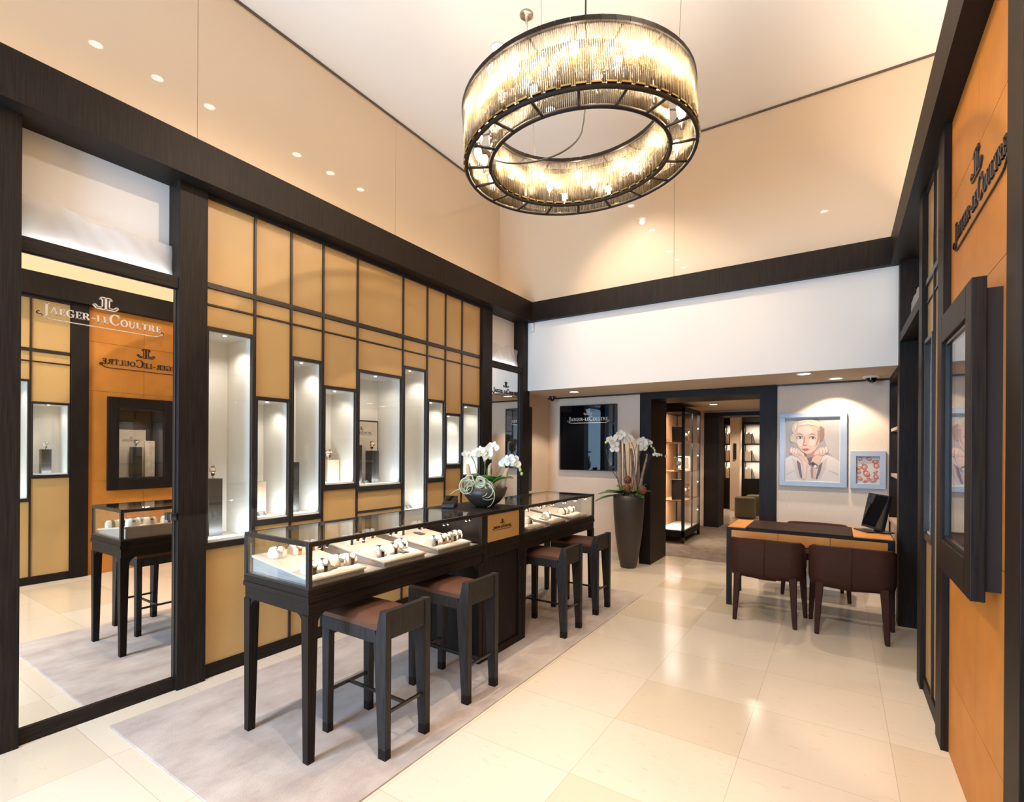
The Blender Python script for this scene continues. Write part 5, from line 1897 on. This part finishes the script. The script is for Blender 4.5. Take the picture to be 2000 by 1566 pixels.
def seg_band(R0_, R1_, z0, z1, n, gap=0.012):
    m_ = MB()
    for i in range(n):
        a0 = 2 * PI * (i + gap) / n
        a1 = 2 * PI * (i + 1 - gap) / n
        am = (a0 + a1) / 2
        b, t = [], []
        for rr, aa in ((R0_, a0), (R1_, a0), (R1_, a1), (R0_, a1)):
            b.append((rr * math.cos(aa), rr * math.sin(aa), z0))
            t.append((rr * math.cos(aa), rr * math.sin(aa), z1))
        m_.hexa(b, t)
    return m_


seg_band(RO - 0.012, RO + 0.013, HC - 0.004, HC + 0.022, 60).build('upper_outer_ring', M_CHAND, cc)
seg_band(RI - 0.013, RI + 0.012, HC - 0.004, HC + 0.022, 48).build('upper_inner_ring', M_CHAND, cc)
torus(RO, 0.008, HC + 0.006).build('upper_outer_rail', M_CHAND, cc)
torus(RI, 0.008, HC + 0.006).build('upper_inner_rail', M_CHAND, cc)
seg_band(RO + 0.006, RO + 0.020, 0.010, 0.020, 60, 0.16).build('lower_outer_clips', M_BRASS, cc)
seg_band(RI - 0.020, RI - 0.006, 0.010, 0.020, 48, 0.16).build('lower_inner_clips', M_BRASS, cc)
for i in range(18):
    a = 2 * PI * (i + 0.3) / 18
    d = V((math.cos(a), math.sin(a), 0))
    MB().cyl(d * (RI + .01), d * (RO - .01), 0.009, 8).build('lower_strut', M_CHAND, cc)
    MB().cyl(d * (RI + .01) + V((0, 0, HC + .006)), d * (RO - .01) + V((0, 0, HC + .006)), 0.007, 6).build('upper_strut', M_CHAND, cc)
    if i % 3 == 0:
        b_ = 2 * PI * (i + 1.0) / 18
        e = V((math.cos(b_), math.sin(b_), 0))
        MB().cyl(d * (RI + .04) + V((0, 0, .01)), e * (RO - .04) + V((0, 0, HC)), 0.003, 5).build('tie_wire', M_WIRE, cc)
# glass rods: the hundred in front one by one, the rest as one mass
rodm = MB().tube([(0, 0, 0.018), (0, 0, HC - 0.012)], 0.0046, 7).build('glass_rod', M_ROD)
rod_data = rodm.data
bpy.data.objects.remove(rodm)
rest = MB()
NO, NI = 400, 316
cand = []
for n_, rr in ((NO, RO + 0.006), (NI, RI - 0.006)):
    for i in range(n_):
        a = 2 * PI * i / n_
        cand.append((rr * math.cos(a), rr * math.sin(a), rr > .7))
camdir = (V((0, 0, 1.5)) - V(cc.location))
camdir = (CHI @ camdir).normalized()
cand.sort(key=lambda c_: (not c_[2], -(c_[0] * camdir.x + c_[1] * camdir.y)))
rnd = random.Random(2)
for i, (x, y, _) in enumerate(cand):
    if i < 100:
        o = bpy.data.objects.new('glass_rod', rod_data)
        COL.objects.link(o)
        o.parent = cc
        o.location = (x, y, 0)
        o.rotation_euler = (0, 0, rnd.uniform(0, 6))
    else:
        rest.tube([(x, y, 0.018), (x, y, HC - 0.012)], 0.0046, 7)
ro = rest.build('glass_rods', M_ROD, cc)
ro['kind'] = 'stuff'
# bulbs at several heights, extra ones added to even out the rods' glow
NB = 36
for i in range(NB):
    a = 2 * PI * (i + .5) / NB
    z = (0.085, 0.165, 0.25)[i % 3]
    p = V((0.668 * math.cos(a), 0.668 * math.sin(a), z))
    b_ = MB()
    b_.lathe([(0.008, -0.030), (0.012, -0.018), (0.022, 0.004), (0.025, 0.020), (0.020, 0.038), (0.001, 0.046)], 14, (p.x, p.y))
    b_.v = [(x, y, zz_ + z) for x, y, zz_ in b_.v]
    bulb = b_.build('bulb', M_BULB, cc)
    MB().cyl(p + V((0, 0, -.075)), p + V((0, 0, -.029)), 0.013, 10).build('bulb_holder', M_CHROME, cc)
# three steel suspension wires and the flex
def chl(p):
    return CHI @ (V(p) - V(cc.location))


for (x, y) in ((-2.085, 3.35), (-0.868, 3.36), (-1.432, 2.425)):
    q = chl((x, y, ZC))
    foot = V((q.x, q.y, HC))
    d = V((q.x, q.y, 0)).normalized() * 0.668
    MB().tube([q, V((d.x, d.y, HC + 0.005))], 0.0018, 5).build('suspension_wire', M_WIRE, cc)
    cup = MB()
    cup.lathe([(0.052, 0.0), (0.052, -0.012), (0.046, -0.018), (0.012, -0.020), (0.010, -0.062), (0.006, -0.075), (0.001, -0.076)], 24, cap=False)
    cp = cup.build('ceiling_cup', M_CHROME, cc)
    cp.location = q
    cp.rotation_euler = CHI.to_euler()
q = chl((-1.436, 3.105, ZC))
cup = MB()
cup.lathe([(0.06, 0.0), (0.06, -0.016), (0.05, -0.022), (0.001, -0.022)], 24, cap=False)
cp = cup.build('ceiling_cup', M_CHROME, cc)
cp.location = q
cp.rotation_euler = CHI.to_euler()
fx = bez(chl((-1.436, 3.105, ZC - .02)), chl((-1.50, 3.12, 4.4)), chl((-1.41, 3.10, 3.95)), chl((-1.47, 3.08, 3.66)), 12) + bez(chl((-1.47, 3.08, 3.66)), chl((-1.52, 3.06, 3.50)), chl((-1.78, 2.80, 3.36)), chl((-2.03, 2.84, 3.53)), 14)[1:]
MB().tube(fx, 0.006, 8).build('power_flex', M_CABLE, cc)

# ------------------------------------------------------------------ the rooms beyond the doorway
vt = thing('glass_cabinet', 'dark tall glass cabinet with lit shelves in the room beyond the doorway', 'display cabinet', (-2.30, 8.82, 0))
Tv = Matrix.Translation(-V(vt.location))


def G_():
    m_ = MB()
    m_.xf = Tv
    return m_


GX0, GX1, GY0, GY1 = -2.53, -2.085, 8.265, 9.375
for x0, x1 in ((GX0, GX0 + .045), (GX1 - .045, GX1)):
    for y0, y1 in ((GY0, GY0 + .045), (GY1 - .045, GY1)):
        G_().box(x0, x1, y0, y1, 0, 2.20).build('post', M_BLACK, vt)
m_ = G_()
m_.box(GX0, GX1, GY0, GY1, 0.10, 0.20)
m_.build('base_box', M_WOOD, vt)
G_().box(GX0, GX1, GY0, GY1, 2.14, 2.22).build('top_box', M_WOOD, vt)
G_().box(GX0 + .01, GX0 + .03, GY0 + .045, GY1 - .045, 0.20, 2.14).build('back_panel', M_WARMBACK, vt)
G_().box(GX0 + .03, GX1 - .02, GY0 + .02, GY1 - .02, 0.20, 0.21).build('base_board', M_LINING, vt)
for z in (0.675, 1.15, 1.63):
    G_().box(GX0 + .03, GX1 - .02, GY0 + .02, GY1 - .02, z, z + 0.012).build('shelf', M_WARMBACK, vt)
for z in (0.95, 1.42, 1.90, 0.45):
    G_().ball((GX1 - .03, GY1 - .06, z), 0.016, 10, 6).build('lamp', M_LEDC, vt)
    lamp('cabinet_light', 'AREA', (GX0 + .22, GY0 + .25, {0.45: .668, .95: 1.143, 1.42: 1.623, 1.90: 2.13}[z]), 11.0, SOFT, (GX0 + .20, GY0 + .35, z - .3), sx=0.3, sy=0.05)
G_().box(GX1 - .012, GX1 - .007, GY0 + .045, (GY0 + GY1) / 2 - .01, 0.21, 2.14).build('glass_door', M_GLASS, vt)
G_().box(GX1 - .012, GX1 - .007, (GY0 + GY1) / 2 + .01, GY1 - .045, 0.21, 2.14).build('glass_door', M_GLASS, vt)
G_().box(GX1 - .02, GX1, (GY0 + GY1) / 2 - .01, (GY0 + GY1) / 2 + .01, 0.20, 2.14).build('mullion', M_BLACK, vt)


def easel_book(x, y, z, h, w_, m1, label, rz=0.35):
    o = thing('easel_book', label, 'book', (x, y, z), rz)
    m_ = MB()
    m_.hexa([(-w_ / 2, -.03, 0.004), (w_ / 2, -.03, 0.004), (w_ / 2, -.012, 0.004), (-w_ / 2, -.012, 0.004)], [(-w_ / 2, .05, h), (w_ / 2, .05, h), (w_ / 2, .068, h), (-w_ / 2, .068, h)])
    m_.build('cover', m1, o, bevel=0.002)
    MB().cyl((0, .05, h * .7), (0, .12, 0.004), 0.005, 6).build('easel_leg', M_BLACK, o)
    return o


def carriage_clock(x, y, z, h, w_, label):
    o = thing('carriage_clock', label, 'clock', (x, y, z), 0.4)
    m_ = MB()
    m_.box(-w_ / 2, w_ / 2, -w_ / 2.4, w_ / 2.4, 0, h * .10).box(-w_ / 2, w_ / 2, -w_ / 2.4, w_ / 2.4, h * .9, h)
    for sx in (-1, 1):
        for sy in (-1, 1):
            m_.cyl((sx * w_ * .42, sy * w_ * .33, h * .1), (sx * w_ * .42, sy * w_ * .33, h * .9), 0.007, 8)
    m_.build('case', M_BRASS, o)
    MB().box(-w_ * .36, w_ * .36, -w_ * .28, w_ * .28, h * .1, h * .9).build('glass', M_GLASS, o)
    MB().tube([(0, -w_ * .05, h * .55), (0, -w_ * .12, h * .55)], w_ * .30, 24).build('dial', M_DIAL, o)
    MB().lathe([(.001, h * .12), (w_ * .25, h * .13), (w_ * .25, h * .2), (.001, h * .22)], 16, cap=False).build('movement', M_BRASS, o)
    return o


easel_book(-2.235, 8.40, 1.642, 0.27, 0.17, M_BOOKK, 'black book leaning on an easel, top shelf of the far glass cabinet')
carriage_clock(-2.22, 8.42, 1.162, 0.24, 0.14, 'brass clock on the middle shelf of the far glass cabinet')
easel_book(-2.235, 8.40, 0.687, 0.34, 0.17, M_BOOKK, 'dark book leaning on an easel, lower shelf of the far glass cabinet')
pf = thing('photo_frame', 'tilted pale frame on the middle shelf of the far glass cabinet', 'frame', (-2.22, 8.80, 1.162), 0.3)
m_ = MB()
for a in ((-.10, .10, 0, .035), (-.10, .10, .22, .25), (-.10, -.07, .035, .22), (.07, .10, .035, .22)):
    m_.hexa([(a[0], a[2] * .2, a[2] + .004), (a[1], a[2] * .2, a[2] + .004), (a[1], a[2] * .2 + .012, a[2] + .004), (a[0], a[2] * .2 + .012, a[2] + .004)], [(a[0], a[3] * .2, a[3]), (a[1], a[3] * .2, a[3]), (a[1], a[3] * .2 + .012, a[3]), (a[0], a[3] * .2 + .012, a[3])])
m_.build('border', M_BASEW, pf)
m_ = MB()
m_.hexa([(-.07, .012, .035), (.07, .012, .035), (.07, .018, .035), (-.07, .018, .035)], [(-.07, .049, .22), (.07, .049, .22), (.07, .055, .22), (-.07, .055, .22)])
m_.build('picture', M_BOOKG, pf)
carriage_clock(-2.22, 8.85, 0.687, 0.25, 0.13, 'brass clock in gold trim on the lower shelf of the far glass cabinet')
carriage_clock(-2.22, 8.85, 1.642, 0.24, 0.13, 'glass cased clock on the top shelf of the far glass cabinet')

# ottomans and bookcases in the farthest room
ot = thing('ottoman', 'round olive ottoman in front, seen through both doorways', 'ottoman', (-1.765, 12.36, 0), group='round olive ottomans')
MB().lathe([(0.19, 0.0), (0.195, 0.02)], 30).build('foot', M_BLACK, ot)
MB().lathe([(0.215, 0.02), (0.222, 0.04), (0.222, 0.43), (0.214, 0.452), (0.19, 0.462), (0.001, 0.464)], 40).build('upholstery', M_OLIVE, ot)
dup(ot, (-1.62, 13.05, 0), label='round olive ottoman half hidden behind the front one')


def bookcase(x0, x1, y, label, tag_words, nb):
    o = thing('bookcase', label, 'bookcase', ((x0 + x1) / 2, y, 0), group='dark bookcases in the farthest room')
    w_ = (x1 - x0) / 2
    m_ = MB()
    m_.box(-w_, w_, 0.22, 0.24, 0, 2.25).box(-w_, -w_ + .05, -.12, 0.22, 0, 2.25).box(w_ - .05, w_, -.12, 0.22, 0, 2.25).box(-w_ + .05, w_ - .05, -.12, .22, 2.19, 2.25)
    m_.build('carcass', M_WOOD, o)
    MB().box(-w_ + .05, w_ - .05, -.118, .22, 0, 0.80).build('cupboard', M_WOOD, o)
    MB().box(-w_ + .05, w_ - .05, .21, .219, 0.80, 2.19).build('back_panel', M_BOOKG, o)
    for z in (0.80, 1.25, 1.70):
        if z > .9:
            MB().box(-w_ + .05, w_ - .05, -.118, .21, z - .03, z).build('shelf', M_WOOD, o)
        lamp('bookcase_light', 'AREA', ((x0 + x1) / 2, y - .06, z + .40), 9.0, SOFT, ((x0 + x1) / 2, y + .08, z), sx=(x1 - x0) * .7, sy=.03)
        x = -w_ + .06
        for i in range(nb):
            h = 0.25 + 0.02 * ((i * 7 + int(z * 10)) % 3)
            t_ = 0.028
            lean = i == nb - 1
            bk_ = thing('book', '%s book, %s, on the %s shelf of the %s bookcase' % ('grey' if lean else 'cream', 'leaning at right' if lean else ('leftmost upright', 'second upright', 'third upright', 'fourth upright', 'fifth upright')[i], {0.80: 'bottom', 1.25: 'middle', 1.70: 'top'}[z], tag_words), 'book', ((x0 + x1) / 2 + x + t_ / 2, y + .02, z), group='books in the farthest room')
            if lean:
                bk_.location.x += 0.075
                bk_.rotation_euler = (0, -0.27, 0)
            m2 = MB()
            m2.box(-t_ / 2, -t_ / 2 + .003, -.09, .09, 0, h).box(t_ / 2 - .003, t_ / 2, -.09, .09, 0, h).box(-t_ / 2, t_ / 2, -.093, -.09, 0, h)
            m2.build('cover', M_BOOKG if lean else M_BOOKW, bk_)
            MB().box(-t_ / 2 + .003, t_ / 2 - .003, -.09, .085, .004, h - .004).build('pages', M_PAGE, bk_)
            x += t_ + .002
    return o


bookcase(-2.545, -2.31, 14.12, 'narrow dark bookcase left of the pale pier in the farthest room', 'narrow far', 4)
bookcase(-2.085, -1.45, 14.12, 'wider dark bookcase right of the pale pier in the farthest room', 'wider far', 6)
sc = tag(bx(-0.035, 0.035, -0.05, 0, -0.20, 0.20).build('wall_lamp', M_BLACK, bevel=0.01), 'slim black wall lamp on the pale pier in the farthest room', 'wall lamp')
sc.location = (-2.19, 13.62, 1.50)
